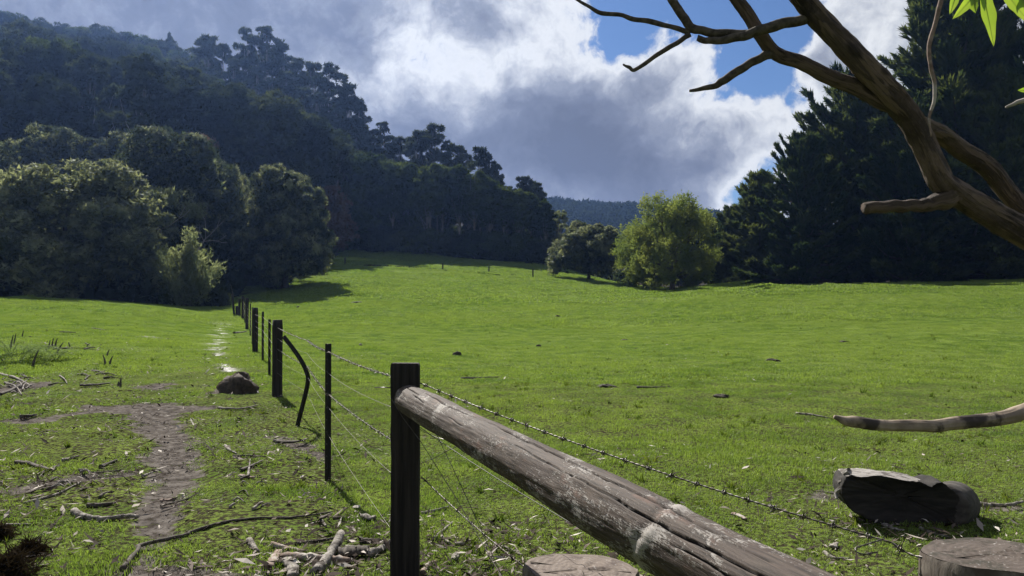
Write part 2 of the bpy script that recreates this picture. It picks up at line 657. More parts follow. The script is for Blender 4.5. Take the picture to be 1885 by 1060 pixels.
def wire_mat():
    m, t, out = new_mat('galvanised_wire')
    n = t.noise(geo_pos(t), 30.0, 3.0)
    b = t.new('ShaderNodeBsdfPrincipled')
    t.put(b.inputs['Base Color'], t.mix(t.mapr(n, 0.35, 0.65), (0.12, 0.115, 0.11), (0.06, 0.048, 0.04)))
    b.inputs['Metallic'].default_value = 0.7
    b.inputs['Roughness'].default_value = 0.42
    t.l.new(b.outputs[0], out.inputs[0])
    return m


M['wire'] = wire_mat()
M['stick_pale'] = wood_mat('bleached_wood', (0.13, 0.115, 0.10), (0.30, 0.275, 0.245), (60, 60, 60), 0.9, 0.9, 0.006, (0.06, 0.05, 0.042), 14.0)
M['stick_dark'] = wood_mat('dark_stick', (0.030, 0.026, 0.022), (0.10, 0.085, 0.07), (50, 50, 50), 0.9, 0.6, 0.003)
M['stick_brown'] = wood_mat('brown_bark', (0.12, 0.085, 0.065), (0.24, 0.18, 0.145), (45, 45, 45), 0.9, 0.6, 0.003, (0.34, 0.31, 0.28), 9.0)
M['stump_rock'] = wood_mat('charred_wood', (0.030, 0.024, 0.020), (0.085, 0.066, 0.052), (14, 14, 14), 0.9, 0.9, 0.02)
M['dung'] = wood_mat('dried_dung', (0.020, 0.017, 0.012), (0.05, 0.042, 0.03), (40, 40, 40), 0.9, 0.8, 0.01)


def litter_mat():
    m, t, out = new_mat('bark_litter')
    a = t.new('ShaderNodeAttribute', attribute_name='tone')
    ramp = t.new('ShaderNodeValToRGB')
    t.put(ramp.inputs[0], a.outputs['Fac'])
    c = ramp.color_ramp
    c.elements[0].color = (0.035, 0.026, 0.020, 1)
    c.elements[1].color = (0.52, 0.48, 0.43, 1)
    for p, k in ((0.35, (0.040, 0.030, 0.024, 1)), (0.6, (0.12, 0.095, 0.08, 1)), (0.8, (0.30, 0.265, 0.23, 1))):
        c.elements.new(p).color = k
    b = t.new('ShaderNodeBsdfPrincipled')
    t.put(b.inputs['Base Color'], ramp.outputs[0])
    b.inputs['Roughness'].default_value = 0.9
    b.inputs['Specular IOR Level'].default_value = 0.08
    t.l.new(b.outputs[0], out.inputs[0])
    return m


M['litter'] = litter_mat()


def grass_mat():
    m, t, out = new_mat('grass_blade')
    p = geo_pos(t)
    oi = t.new('ShaderNodeObjectInfo')
    big = t.noise(t.scale_vec(p, (1, 1, 0)), 0.14, 3.0)
    mid = t.noise(t.scale_vec(p, (1, 1, 0)), 1.3, 4.0, 0.6)
    fin = t.noise(p, 38.0, 2.0, 0.6)
    c = t.mix(t.mapr(mid, 0.3, 0.7), (0.072, 0.126, 0.021), (0.158, 0.222, 0.045))
    c = t.mix(t.math('MULTIPLY', t.mapr(big, 0.35, 0.65), 0.5), c, (0.168, 0.222, 0.050))
    c = t.mix(t.mapr(fin, 0.60, 0.74), c, (0.21, 0.23, 0.06))
    d = t.new('ShaderNodeBsdfDiffuse')
    t.put(d.inputs[0], c)
    tr = t.new('ShaderNodeBsdfTranslucent')
    t.put(tr.inputs[0], t.mix(1.0, c, (1.45, 1.5, 0.9), 'MULTIPLY'))
    gl = t.new('ShaderNodeBsdfGlossy')
    gl.inputs['Roughness'].default_value = 0.5
    gl.inputs['Color'].default_value = (0.8, 0.82, 0.75, 1)
    mx = t.new('ShaderNodeMixShader')
    mx.inputs[0].default_value = 0.5
    t.l.new(d.outputs[0], mx.inputs[1])
    t.l.new(tr.outputs[0], mx.inputs[2])
    m2 = t.new('ShaderNodeMixShader')
    m2.inputs[0].default_value = 0.025
    t.l.new(mx.outputs[0], m2.inputs[1])
    t.l.new(gl.outputs[0], m2.inputs[2])
    t.l.new(m2.outputs[0], out.inputs[0])
    return m


M['grass'] = grass_mat()


def ground_mat():
    m, t, out = new_mat('paddock_ground')
    p = geo_pos(t)
    flat = t.scale_vec(p, (1, 1, 0))
    big = t.noise(flat, 0.14, 3.0)
    mid = t.noise(flat, 1.3, 4.0, 0.6)
    fin = t.noise(p, 24.0, 5.0, 0.65)
    green = t.mix(t.mapr(mid, 0.3, 0.7), (0.066, 0.108, 0.020), (0.138, 0.184, 0.040))
    green = t.mix(t.math('MULTIPLY', t.mapr(big, 0.35, 0.65), 0.5), green, (0.115, 0.160, 0.030))
    soil = t.mix(t.mapr(fin, 0.45, 0.7), (0.030, 0.024, 0.018), (0.085, 0.068, 0.052))
    near = t.mix(t.mapr(fin, 0.41, 0.62), soil, green)
    cd = t.new('ShaderNodeVectorMath', operation='LENGTH')
    t.put(cd.inputs[0], flat)
    c = t.mix(t.mapr(cd.outputs['Value'], 10, 30), near, green)
    da = t.new('ShaderNodeAttribute', attribute_name='dirt').outputs['Fac']
    wa = t.new('ShaderNodeAttribute', attribute_name='wet_glint').outputs['Fac']
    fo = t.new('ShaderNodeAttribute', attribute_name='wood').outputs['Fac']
    dn = t.noise(flat, 8.0, 7.0, 0.70)
    dcol = t.mix(t.mapr(dn, 0.32, 0.66), (0.034, 0.028, 0.025), (0.140, 0.126, 0.114))
    dcol = t.mix(t.mapr(fin, 0.55, 0.75), dcol, (0.028, 0.022, 0.020))
    da = t.mapr(t.math('ADD', da, t.math('MULTIPLY', t.math('SUBTRACT', dn, 0.5), 2.2)), 0.42, 0.80)
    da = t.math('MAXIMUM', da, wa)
    dcol = t.mix(t.math('MULTIPLY', wa, 0.8), dcol, (0.34, 0.33, 0.32))  # pale grey paints the glint of the damp mud into its colour
    c = t.mix(da, c, dcol)
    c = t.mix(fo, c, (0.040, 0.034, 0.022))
    b = t.new('ShaderNodeBsdfPrincipled')
    t.put(b.inputs['Base Color'], c)
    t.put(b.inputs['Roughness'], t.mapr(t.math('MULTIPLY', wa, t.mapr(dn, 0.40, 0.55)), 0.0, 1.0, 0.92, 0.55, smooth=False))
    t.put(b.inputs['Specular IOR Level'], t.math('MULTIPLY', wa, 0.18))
    h = t.math('ADD', t.math('MULTIPLY', fin, 0.5), t.math('MULTIPLY', mid, 0.5))
    t.put(b.inputs['Normal'], bump(t, h, 0.6, 0.05))
    t.l.new(b.outputs[0], out.inputs[0])
    return m


# ------------------------------------------------------------------ the ground: one sheet out to the far hills
def axis(lo, hi, n, k):
    u = np.linspace(np.arcsinh(lo * k), np.arcsinh(hi * k), n)
    return np.sinh(u) / k


gx = axis(-900, 900, 330, 0.35)
gy = axis(-60, 1500, 330, 0.16)
gy = np.sort(np.unique(np.concatenate([gy, np.arange(4, 16, 0.12), np.arange(16, 60, 0.5)])))
gx = np.sort(np.unique(np.concatenate([gx, np.arange(-9, 6, 0.12)])))
XX, YY = np.meshgrid(gx, gy)
gxf, gyf = XX.ravel(), YY.ravel()
GV = np.column_stack([gxf, gyf, ground_z(gxf, gyf)])
dm, wm = dirt_mask(gxf, gyf)
GV[:, 2] -= 0.03 * dm * (np.hypot(gxf, gyf) < 60)
nxg, nyg = len(gx), len(gy)
ii = (np.arange(nyg - 1)[:, None] * nxg + np.arange(nxg - 1)[None]).ravel()
GF = np.column_stack([ii, ii + 1, ii + nxg + 1, ii + nxg])
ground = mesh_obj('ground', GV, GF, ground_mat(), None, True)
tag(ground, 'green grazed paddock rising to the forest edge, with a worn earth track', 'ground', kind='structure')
for nm, arr in (('dirt', dm), ('wet_glint', wm), ('wood', forest_mask(gxf, gyf))):
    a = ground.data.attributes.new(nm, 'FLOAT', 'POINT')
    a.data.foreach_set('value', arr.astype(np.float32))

# ------------------------------------------------------------------ trees: one mesh pair per kind, copied to every place
PROTO = {}


def sphere_dirs(n, g, zbias=0.0):
    v = g.normal(size=(n, 3))
    v[:, 2] += zbias
    return unit(v)


def clump_crown(g, lobes, n_clumps, cr, n_tufts, L, W, k=4, spread=0.55, n_inner=1500, zb=0.35, inner_s=1.7, lift=0.25, squash=0.8):
    lobes = np.asarray(lobes, dtype=float)
    area = (lobes[:, 3] * lobes[:, 4] * lobes[:, 5]) ** (2 / 3)
    pick = g.choice(len(lobes), size=n_clumps, p=area / area.sum())
    u = sphere_dirs(n_clumps, g, zb)
    C = lobes[pick, :3] + u * lobes[pick, 3:] * g.uniform(0.80, 1.02, (n_clumps, 1))
    keep = np.ones(n_clumps, bool)
    for j, lb in enumerate(lobes):
        q = (((C - lb[:3]) / lb[3:]) ** 2).sum(1)
        keep &= ~((q < 0.45) & (pick != j))
    C, u = C[keep], u[keep]
    n = len(C)
    rad = cr * g.uniform(0.45, 1.4, n)
    Cr = np.repeat(C, n_tufts, 0)
    ur = np.repeat(u, n_tufts, 0)
    rr = np.repeat(rad, n_tufts)[:, None]
    v = unit(g.normal(size=(n * n_tufts, 3)) + 0.75 * ur + np.array([0, 0, 0.35]))
    P = Cr + v * rr * g.uniform(0.45, 1.0, (n * n_tufts, 1)) * np.array([1, 1, squash])
    O = unit(0.9 * v + 0.35 * ur + np.array([0, 0, lift]))
    out = [face_tufts(P, O, L, W, k, 0.38, 0.35, g)]
    if n_inner:
        pk = g.choice(len(lobes), size=n_inner, p=area / area.sum())
        ui = sphere_dirs(n_inner, g, 0.1)
        Ci = lobes[pk, :3] + ui * lobes[pk, 3:] * g.uniform(0.35, 0.88, (n_inner, 1))
        out.append(tri_tufts(Ci, sphere_dirs(n_inner, g), L * inner_s, W * inner_s * 1.2, 2, 0.8, g))
    return out, C


def trunk_with_limbs(g, H, r, ends, fork=0.35, seg=8, lean=0.03, n_main=6):
    """a tapered trunk and limbs that reach the given points"""
    mb = MB()
    top = np.array([g.normal() * lean * H, g.normal() * lean * H, H])
    z = np.linspace(0, 1, 5)
    P = np.column_stack([top[0] * z + g.normal(size=5) * 0.01 * H * z, top[1] * z + g.normal(size=5) * 0.01 * H * z, H * z])
    sp_ = spline(P, 14)
    zz = np.linspace(0, 1, 14)
    rad = r * (1.0 - 0.82 * zz) * (1 + 0.6 * np.exp(-zz * 22))
    mb.add(*tube(sp_, rad, seg, 0.06, int(g.integers(1e6))))
    for e in ends:
        h = np.clip(e[2] / H * g.uniform(0.45, 0.8), fork * g.uniform(0.7, 1.1), 0.93)
        i = h * 13
        a = sp_[int(i)] * (1 - (i % 1)) + sp_[min(13, int(i) + 1)] * (i % 1)
        mid = a * 0.45 + e * 0.55 + np.array([0, 0, -0.08 * np.linalg.norm(e - a)]) + g.normal(size=3) * 0.04 * np.linalg.norm(e - a)
        r0 = r * (1 - 0.82 * h) * g.uniform(0.35, 0.6)
        mb.add(*tube(spline([a, mid, e], 7), np.linspace(r0, r0 * 0.2, 7), 5, 0.05, int(g.integers(1e6))))
    return mb


def proto(name, mb, vs, bark, leaf, H):
    H = float(np.percentile(np.concatenate(vs)[:, 2], 99.95))      # the height it really reached
    PROTO[name] = (mb.mesh(name + '_trunk', M[bark], True), soup(name + '_crown', vs, M[leaf]), H)


def dome(g, rx, ry, H, base, n, rl):
    """lobes spread over a dome"""
    L = [(0, 0, base + (H - base) * 0.42, rx * 0.66, ry * 0.66, (H - base) * 0.50)]
    for i in range(n):
        a = 2.4 * i + g.uniform(-0.3, 0.3)
        h = (i + 0.5) / n
        c = math.sqrt(max(0.0, 1 - (h * 0.92) ** 2))
        k = rl * g.uniform(0.75, 1.25)
        L.append((rx * 0.80 * c * math.cos(a), ry * 0.80 * c * math.sin(a), base + (H - base - k * 0.75) * (0.12 + 0.88 * h), k, k, k * 0.85))
    return L


def make_wattle(name, seed, rx, ry, H, base, n, rl, clumps, cr, leaf='wattle', tufts=105, L=0.30, W=0.14, inner=9000):
    g = np.random.default_rng(seed)
    lobes = dome(g, rx, ry, H, base, n, rl)
    vs, C = clump_crown(g, lobes, clumps, cr, tufts, L, W, 3, 0.5, inner)
    ends = [np.array(l[:3]) for l in lobes[1:]][:14]
    proto(name, trunk_with_limbs(g, H * 0.72, 0.028 * H, ends, 0.12), vs, 'bark', leaf, H)


make_wattle('wattle_a', 11, 6.4, 5.0, 11.0, 0.4, 19, 2.2, 300, 0.95)
make_wattle('wattle_b', 12, 5.2, 4.6, 13.0, 0.8, 18, 2.0, 280, 0.95)
make_wattle('wattle_c', 13, 4.1, 3.9, 12.0, 0.5, 20, 1.5, 290, 0.78)
make_wattle('round_a', 14, 3.6, 3.4, 7.0, 1.3, 15, 1.35, 360, 0.55, 'wattle', 60, 0.26, 0.13, 3000)
make_wattle('bush_a', 15, 1.9, 1.8, 3.2, 0.0, 9, 0.9, 130, 0.5, 'forest', 36, 0.32, 0.15, 700)
make_wattle('bush_b', 16, 2.3, 2.0, 2.6, 0.0, 9, 0.9, 120, 0.55, 'gum', 36, 0.32, 0.15, 700)


def make_shrub(name, seed, leaf):
    """upright twiggy shrub with loose pale leaves"""
    g = np.random.default_rng(seed)
    mb = MB()
    pts, dirs = [], []
    for i in range(46):
        a = g.uniform(0, 6.28)
        sp0 = g.uniform(0.05, 0.95)
        h = g.uniform(2.4, 5.2) * (1 - 0.35 * sp0)
        e = np.array([math.cos(a) * sp0 * 1.9, math.sin(a) * sp0 * 1.9, h])
        m = e * np.array([0.6, 0.6, 0.45])
        P = spline([(0.1 * g.normal(), 0.1 * g.normal(), 0), m, e], 12)
        mb.add(*tube(P, np.linspace(0.035, 0.006, 12), 4))
        for q in P[3:]:
            pts.append(q + g.normal(size=(16, 3)) * 0.20)
            dirs.append(np.tile(unit(e - m), (16, 1)))
    vs = [tri_tufts(np.concatenate(pts), np.concatenate(dirs), 0.26, 0.08, 3, 0.6, g)]
    proto(name, mb, vs, 'bark', leaf, 5.2)


make_shrub('shrub_pale', 17, 'shrub')


def make_gum(name, seed, H, n_cl, cr, low=0.45, wid=0.16, leaf='gum', bark='palebark', L=0.8, W=0.36, tufts=40, inner=400):
    """tall eucalypt: bare stem, crown of separate umbrella clumps with sky between them"""
    g = np.random.default_rng(seed)
    lobes, ends = [], []
    for i in range(n_cl):
        t = (i + g.uniform(0, 1)) / n_cl
        h = low + (1 - low) * t
        w_ = wid * H * (math.sin(math.pi * (0.12 + 0.83 * t)) ** 0.7)
        a = i * 2.4 + g.uniform(-0.5, 0.5)
        k = cr * g.uniform(0.7, 1.3) * (1 - 0.30 * t)
        d = w_ * g.uniform(0.35, 1.0) * (1 - 0.55 * t ** 3)
        c = (d * math.cos(a), d * math.sin(a), h * H - k * 0.5)
        lobes.append((*c, k, k, k * 0.62))
        ends.append(np.array(c))
    vs, C = clump_crown(g, lobes, n_cl * 8, cr * 0.36, tufts, L, W, 3, 0.5, inner, 0.9, 1.1, 0.0, 0.6)
    proto(name, trunk_with_limbs(g, H * 0.95, 0.013 * H, ends, low * 0.7, 7, 0.02), vs, bark, leaf, H)


make_gum('gum_a', 21, 34, 20, 1.9, 0.42, 0.13)
make_gum('gum_b', 22, 34, 17, 2.1, 0.50, 0.15)
make_gum('gum_c', 23, 34, 24, 1.7, 0.36, 0.11)
make_gum('gum_d', 24, 26, 22, 2.0, 0.34, 0.20)
make_gum('pole_a', 25, 20, 15, 2.3, 0.58, 0.17, 'forest', 'palebark', 0.62, 0.30, 44, 600)
make_gum('pole_b', 26, 20, 18, 2.1, 0.50, 0.18, 'forest', 'palebark', 0.62, 0.30, 44, 600)
make_gum('thin_gum', 27, 13, 12, 1.2, 0.45, 0.2, 'shrub', 'palebark', 0.4, 0.13, 30, 100)
make_wattle('wood_a', 31, 5.0, 4.8, 20.0, 3.0, 18, 2.3, 260, 1.15, 'forest', 46, 0.58, 0.28, 3000)
make_wattle('wood_b', 32, 4.4, 4.6, 22.0, 4.0, 20, 2.0, 260, 1.1, 'dark', 46, 0.58, 0.28, 3000)
make_wattle('wood_c', 33, 5.4, 5.0, 17.0, 1.5, 16, 2.5, 260, 1.2, 'gum', 46, 0.58, 0.28, 3000)
make_wattle('wood_red', 34, 4.6, 4.4, 14.0, 1.0, 14, 2.1, 200, 1.1, 'red', 34, 0.5, 0.22, 1800)


def make_cypress(name, seed, H, wid, n_b, power=0.75):
    """old cypress: boughs in flat layered sprays from the ground up, each upswept at its end"""
    g = np.random.default_rng(seed)
    mb = MB()
    zz = np.linspace(0, 1, 12)
    mb.add(*tube(np.column_stack([0.3 * np.sin(3 * zz), 0.2 * np.cos(2 * zz), H * 0.97 * zz]), 0.025 * H * (1 - 0.9 * zz), 9, 0.08, seed))
    out = []
    phase = g.uniform(0, 6.28)
    for i in range(n_b):
        t = (i + g.uniform(0, 1)) / n_b
        t = t ** 1.12
        a = i * 2.399963 + g.uniform(-0.25, 0.25)
        side = 1 + 0.18 * math.sin(2 * a + phase) + 0.10 * math.sin(9 * t * 6.28)
        reach = wid * side * ((1 - t) ** power * 0.92 + 0.08) * g.uniform(0.62, 1.22)
        z0 = H * (0.03 + 0.95 * t)
        rise = reach * (0.10 + 0.55 * t) * g.uniform(0.6, 1.4)
        e = np.array([math.cos(a) * reach, math.sin(a) * reach, z0 + rise])
        m = np.array([math.cos(a) * reach * 0.55, math.sin(a) * reach * 0.55, z0 + rise * 0.15 - 0.02 * reach])
        P = spline([(0, 0, z0), m, e], 10)
        mb.add(*tube(P, np.linspace(0.011 * H * (1 - 0.8 * t), 0.02, 10), 4))
        # sprays along the bough
        n_s = int(8 + reach * 6)
        u = g.uniform(0.25, 1.0, n_s) ** 0.7
        q = spline(P, 60)[(u * 59).astype(int)]
        tang = unit(e - m)
        lat = np.array([-math.sin(a), math.cos(a), 0])
        half = reach * 0.24 * (1.12 - u)[:, None] + 0.25
        off = g.uniform(-1, 1, (n_s, 1))
        C = q + lat * off * half + np.array([0, 0, 1.0]) * g.normal(size=(n_s, 1)) * 0.10
        D = unit(tang * 1.0 + lat * off * 0.8 + np.array([0, 0, 0.30]))
        # each spray: a fan of narrow leaflets on a short axis
        n_f = 7
        Cf = np.repeat(C, n_f, 0)
        Df = np.repeat(D, n_f, 0)
        along = np.tile(np.linspace(0.0, 1.0, n_f), n_s)[:, None]
        Cf = Cf + Df * along * 0.75
        m_f = len(Cf) * 3
        Cr_ = np.repeat(Cf, 3, 0)
        Dr_ = unit(np.repeat(Df, 3, 0) + 0.36 * g.normal(size=(m_f, 3)))
        Nr_ = unit(np.array([0, 0, 1.0]) + 0.45 * np.array([math.cos(a), math.sin(a), 0]) + 0.30 * g.normal(size=(m_f, 3)))
        Sr_ = unit(np.cross(Dr_, Nr_))
        Lr_, Wr_ = 0.75 * g.uniform(0.6, 1.2, (m_f, 1)), 0.26 * g.uniform(0.6, 1.3, (m_f, 1))
        out.append(np.stack([Cr_ - Sr_ * Wr_ / 2, Cr_ + Sr_ * Wr_ / 2, Cr_ + Dr_ * Lr_], axis=1).reshape(-1, 3))
    n_in = int(H * 90)
    h = g.uniform(0.02, 0.93, n_in)
    a = g.uniform(0, 6.28, n_in)
    rr = wid * ((1 - h) ** power) * g.uniform(0.05, 0.42, n_in)
    Ci = np.column_stack([rr * np.cos(a), rr * np.sin(a), h * H])
    out.append(tri_tufts(Ci, sphere_dirs(n_in, g), 1.3, 0.6, 2, 0.7, g))
    proto(name, mb, out, 'bark', 'cypress', H * 1.0)


make_cypress('cypress_a', 41, 28, 10.5, 175, 0.60)
make_cypress('cypress_b', 42, 24, 9.2, 150, 0.54)
make_cypress('cypress_c', 43, 15, 5.2, 80, 0.7)


def make_elm(name, seed, H, wid, n_limb, droop, leaf_n):
    """spring foliage over a fan of fine branches"""
    g = np.random.default_rng(seed)
    mb = MB()
    tips, tdir = [], []
    zz = np.linspace(0, 1, 8)
    tr = np.column_stack([0.12 * np.sin(4 * zz), 0.10 * np.sin(3 * zz + 1), H * 0.42 * zz])
    mb.add(*tube(tr, 0.032 * H * (1 - 0.45 * zz) * (1 + 0.5 * np.exp(-zz * 14)), 9, 0.06, seed))

    def grow(a, d, L, r, lev):
        d2 = unit(d + g.normal(size=3) * 0.22 + np.array([0, 0, 0.10 if lev < 2 else -droop - 0.25 * max(0.0, 0.5 - d[2])]))
        m = a + d * L * 0.5
        e = m + d2 * L * 0.5
        mb.add(*tube(spline([a, m, e], 6), np.linspace(r, r * 0.55, 6), 5 if lev < 2 else 3))
        if lev >= 3:
            tips.append((m + e) / 2)
            tdir.append(d2)
            tips.append(e)
            tdir.append(d2)
        if lev < 4:
            for _ in range(3 if lev < 3 else 2):
                nd = unit(d2 + g.normal(size=3) * (0.55 if lev else 0.40))
                grow(e if g.uniform() < 0.6 else m, nd, L * g.uniform(0.55, 0.78), r * 0.55, lev + 1)

    for i in range(n_limb):
        t = (i + 0.5) / n_limb
        a = i * 2.4 + g.uniform(-0.3, 0.3)
        el_ = R(-6 + 92 * t)
        d = np.array([math.cos(a) * math.cos(el_), math.sin(a) * math.cos(el_), math.sin(el_)])
        st = tr[min(7, int(3.0 + t * 4.9))]
        reach = wid * math.cos(el_) ** 0.5 * 0.52 + (H * 0.28) * max(0, math.sin(el_))
        grow(st, d, reach * 0.78, 0.010 * H, 0)
    T = np.array(tips)
    D = np.array(tdir)
    rep = max(1, leaf_n // len(T) // 2)
    C = np.repeat(T, rep, 0) + g.normal(size=(len(T) * rep, 3)) * 0.24
    C[:, 2] = np.maximum(C[:, 2], 0.15)
    vs = [tri_tufts(C, np.repeat(D, rep, 0) + np.array([0, 0, -0.1]), 0.22, 0.11, 3, 0.9, g)]
    proto(name, mb, vs, 'bark', 'elm', H)


make_elm('elm_a', 52, 10.0, 4.8, 18, 0.10, 60000)
make_elm('elm_b', 53, 7.5, 4.4, 15, 0.12, 36000)


def make_bare(name, seed, H):
    g = np.random.default_rng(seed)
    mb = MB()

    def grow(a, d, L, r, lev):
        d2 = unit(d + g.normal(size=3) * 0.25)
        m, e = a + d * L * 0.5, a + d * L * 0.5 + d2 * L * 0.5
        mb.add(*tube(spline([a, m, e], 6), np.linspace(r, r * 0.6, 6), 5))
        if lev < 3:
            for _ in range(2):
                grow(e, unit(d2 + g.normal(size=3) * 0.45 + np.array([0, 0, 0.15])), L * 0.7, r * 0.6, lev + 1)
    grow(np.zeros(3), np.array([0.1, 0, 1.0]), H * 0.42, 0.014 * H, 0)
    C = np.column_stack([g.normal(size=260) * 0.09 * H, g.normal(size=260) * 0.09 * H, H * g.uniform(0.86, 1.0, 260)])
    proto(name, mb, [tri_tufts(C, sphere_dirs(260, g, 0.6), 0.4, 0.14, 4, 0.6, g)], 'palebark', 'shrub', H)


make_bare('bare_gum', 61, 9.0)


def place(kind, name, px, d, top=None, height=None, wide=1.0, rz=None, label=None, cat='tree', group=None, sink=0.15):
    """stand one tree on the ground; its top at sight-line row `top`, or `height` metres tall"""
    tm, cm, H = PROTO[kind]
    g0 = at(px, d)
    if top is not None:
        height = zat(top, d) - g0.z
    s = height / H
    o = empty(name, (g0.x, g0.y, g0.z - sink * s), rng.uniform(0, 6.28) if rz is None else rz, (s * wide, s * wide, s))
    link(bpy.data.objects.new('trunk', tm), o)
    link(bpy.data.objects.new('crown', cm), o)
    return tag(o, label, cat, group)


# the dark wattles on the near side of the paddock
place('wattle_a', 'wattle_tree', 118, 62, 290, wide=1.22, rz=0.4, label='huge dome-shaped dark wattle tree filling the far left, paddock grass at its foot')
place('wattle_b', 'wattle_tree', 318, 76, 236, wide=0.98, rz=1.0, label='tall dark wattle tree behind the pale twiggy shrub')
place('wattle_c', 'wattle_tree', 524, 76, 300, wide=0.96, rz=2.0, label='egg-shaped wattle tree casting a wide shadow on the paddock')
place('wattle_b', 'wattle_tree', 95, 92, 234, wide=1.0, rz=2.2, label='wattle tree with lit crown rising directly behind the huge dome-shaped one')
place('wattle_c', 'wattle_tree', 205, 96, 238, wide=1.0, rz=0.3, label='wattle tree crown between the far left wattles and the tall dark wattle')
place('wattle_a', 'wattle_tree', 10, 88, 246, wide=0.9, rz=3.0, label='wattle tree crown at the picture edge, above the huge dome-shaped wattle')
place('wattle_b', 'wattle_tree', 402, 84, 310, wide=0.85, rz=3.6, label='dark wattle tree between the tall wattle and the egg-shaped wattle')
place('wattle_a', 'wattle_tree', -140, 70, 300, wide=1.0, rz=5.0, label='wattle tree cut by the picture edge beside the huge dome-shaped one')
place('shrub_pale', 'pale_shrub', 348, 59, 416, wide=1.08, rz=0.0, label='pale green twiggy shrub between the two dark wattles near the fence end', cat='shrub')
place('bush_b', 'low_bush', 372, 61, height=2.6, wide=0.9, label='low dark bush at the foot of the pale twiggy shrub', cat='shrub')
place('bush_a', 'low_bush', 330, 60, height=2.9, wide=0.9, label='round dark bush under the pale twiggy shrub beside the big wattle', cat='shrub')
place('bare_gum', 'bare_gum_tree', 300, 68, 338, wide=0.9, rz=0.5, label='small gum with bare white limbs and a tuft of leaves before the tall wattle')
place('bare_gum', 'bare_gum_tree', 352, 69, 366, wide=0.7, rz=2.9, label='leaning white-limbed sapling above the pale twiggy shrub')
place('wood_red', 'russet_tree', 340, 100, 240, wide=1.0, rz=1.0, label='reddish-brown tree showing behind the lit top of the tall wattle')
place('wood_c', 'round_tree', 563, 118, 266, wide=0.62, label='smooth round tree crown at the forest foot above the egg-shaped wattle')
place('wood_c', 'round_tree', 612, 124, 300, wide=0.75, label='dark round tree beside the smooth round crown at the forest foot')

# trees standing out in the paddock
place('round_a', 'blackwood_tree', 1084, 96, 404, wide=1.12, rz=0.7, label='round dark blackwood tree with a short trunk standing in the paddock')
place('elm_a', 'elm_tree', 1238, 80, 349, wide=0.95, rz=0.6, label='tall bright green elm with drooping branches in the paddock')
place('elm_b', 'elm_tree', 1188, 85, 402, wide=1.02, rz=2.1, label='smaller elm with thin spring leaves just left of the tall bright elm')

# the cypress wall on the other side
for kind, px, d, top, wd, rz, lab in (
        ('cypress_a', 1770, 84, -75, 1.02, 0.2, 'tallest black-green cypress, its top cut by the upper picture edge'),
        ('cypress_b', 1580, 84, 120, 0.92, 1.7, 'broad dark cypress with layered boughs stepping down toward the sky gap'),
        ('cypress_c', 1398, 86, 312, 1.05, 3.0, 'smallest pointed cypress beside the elm, against the cloud'),
        ('cypress_c', 1350, 90, 375, 1.0, 4.4, 'low cypress tucked between the elm and the pointed cypress'),
        ('cypress_a', 1980, 80, -40, 0.9, 2.6, 'dark cypress cut by the right picture edge behind the gum branch'),
        ('cypress_b', 1480, 80, 240, 0.8, 0.9, 'dense cypress between the pointed one and the broad one'),
        ('cypress_b', 1680, 78, 180, 0.85, 5.2, 'cypress in front of the tallest one, boughs hanging to the grass'),
        ('cypress_b', 1855, 76, 150, 0.9, 3.9, 'cypress with drooping boughs behind the forked gum limb')):
    place(kind, 'cypress_tree', px, d, top, wide=wd, rz=rz, label=lab, group='cypresses along the paddock')
for px, d, top, k, lab in ((1330, 88, 440, 'wood_c', 'small yellowish tree between the bright elm and the cypresses'),
                           (1308, 112, 400, 'wood_b', 'dark tree behind the bright elm, next to the cypress wall'),
                           (1345, 82, 506, 'bush_b', 'grey round bush at the grass edge beside the cypresses'),
                           (1280, 118, 420, 'wood_b', 'dark tree mostly hidden behind the bright elm')):
    place(k, 'edge_tree' if k[0] == 'w' else 'low_bush', px, d, top, wide=0.9, label=lab, cat='tree' if k[0] == 'w' else 'shrub')

# the forest: skyline trees first, then the slope below them
SKY_GUMS = [(382, 62, 190, 'gum_d'), (410, 78, 184, 'gum_b'), (452, 47, 186, 'gum_a'), (486, 45, 182, 'gum_b'), (516, 70, 184, 'gum_c'), (545, 104, 178, 'gum_a'),
            (572, 112, 178, 'gum_d'), (607, 113, 172, 'gum_b'), (640, 150, 168, 'gum_d'), (662, 188, 164, 'gum_a'), (704, 222, 158, 'gum_b'), (735, 250, 154, 'gum_d'),
            (768, 238, 150, 'gum_d'), (797, 226, 150, 'gum_d'), (822, 258, 148, 'gum_c'), (846, 266, 150, 'gum_b'), (884, 268, 142, 'gum_d'), (912, 300, 140, 'gum_a'), (966, 322, 136, 'gum_d'), (988, 334, 134, 'gum_d')]
GUM_WORDS = ['first tall gum on the skyline right of the dark hilltop', 'loose-crowned gum between the first and the tallest skyline gums', 'tallest gum on the skyline, with bunched crown',
             'second of the two tallest gums, its crown beside its twin', 'narrow gum just right of the two tallest skyline gums', 'gum where the skyline starts to step down from the tallest pair',
             'full-crowned gum before the separate forked gum on the skyline', 'separate skyline gum with open crown and sky showing between limbs', 'gum on the steep part of the skyline below the open-crowned gum',
             'slim gum lower down the steep skyline', 'small gum at the notch in the falling skyline', 'spreading gum just right of the skyline notch', 'wide gum left of the peaked middle skyline gum',
             'peaked gum standing up in the middle of the falling skyline', 'thin gum in the gap right of the peaked gum', 'tiny-topped gum in the gap between two wide skyline gums', 'wide dark gum above the lit forest edge',
             'slender gum on the slope right of the wide dark gum', 'dark twin-topped gum near the lower end of the skyline', 'last skyline gum before the far ridge']
for (px, top, d, k), wd in zip(SKY_GUMS, GUM_WORDS):
    place(k, 'eucalyptus_tree', px, d, top, wide=rng.uniform(0.9, 1.15), label=wd, group='tall gums along the skyline')
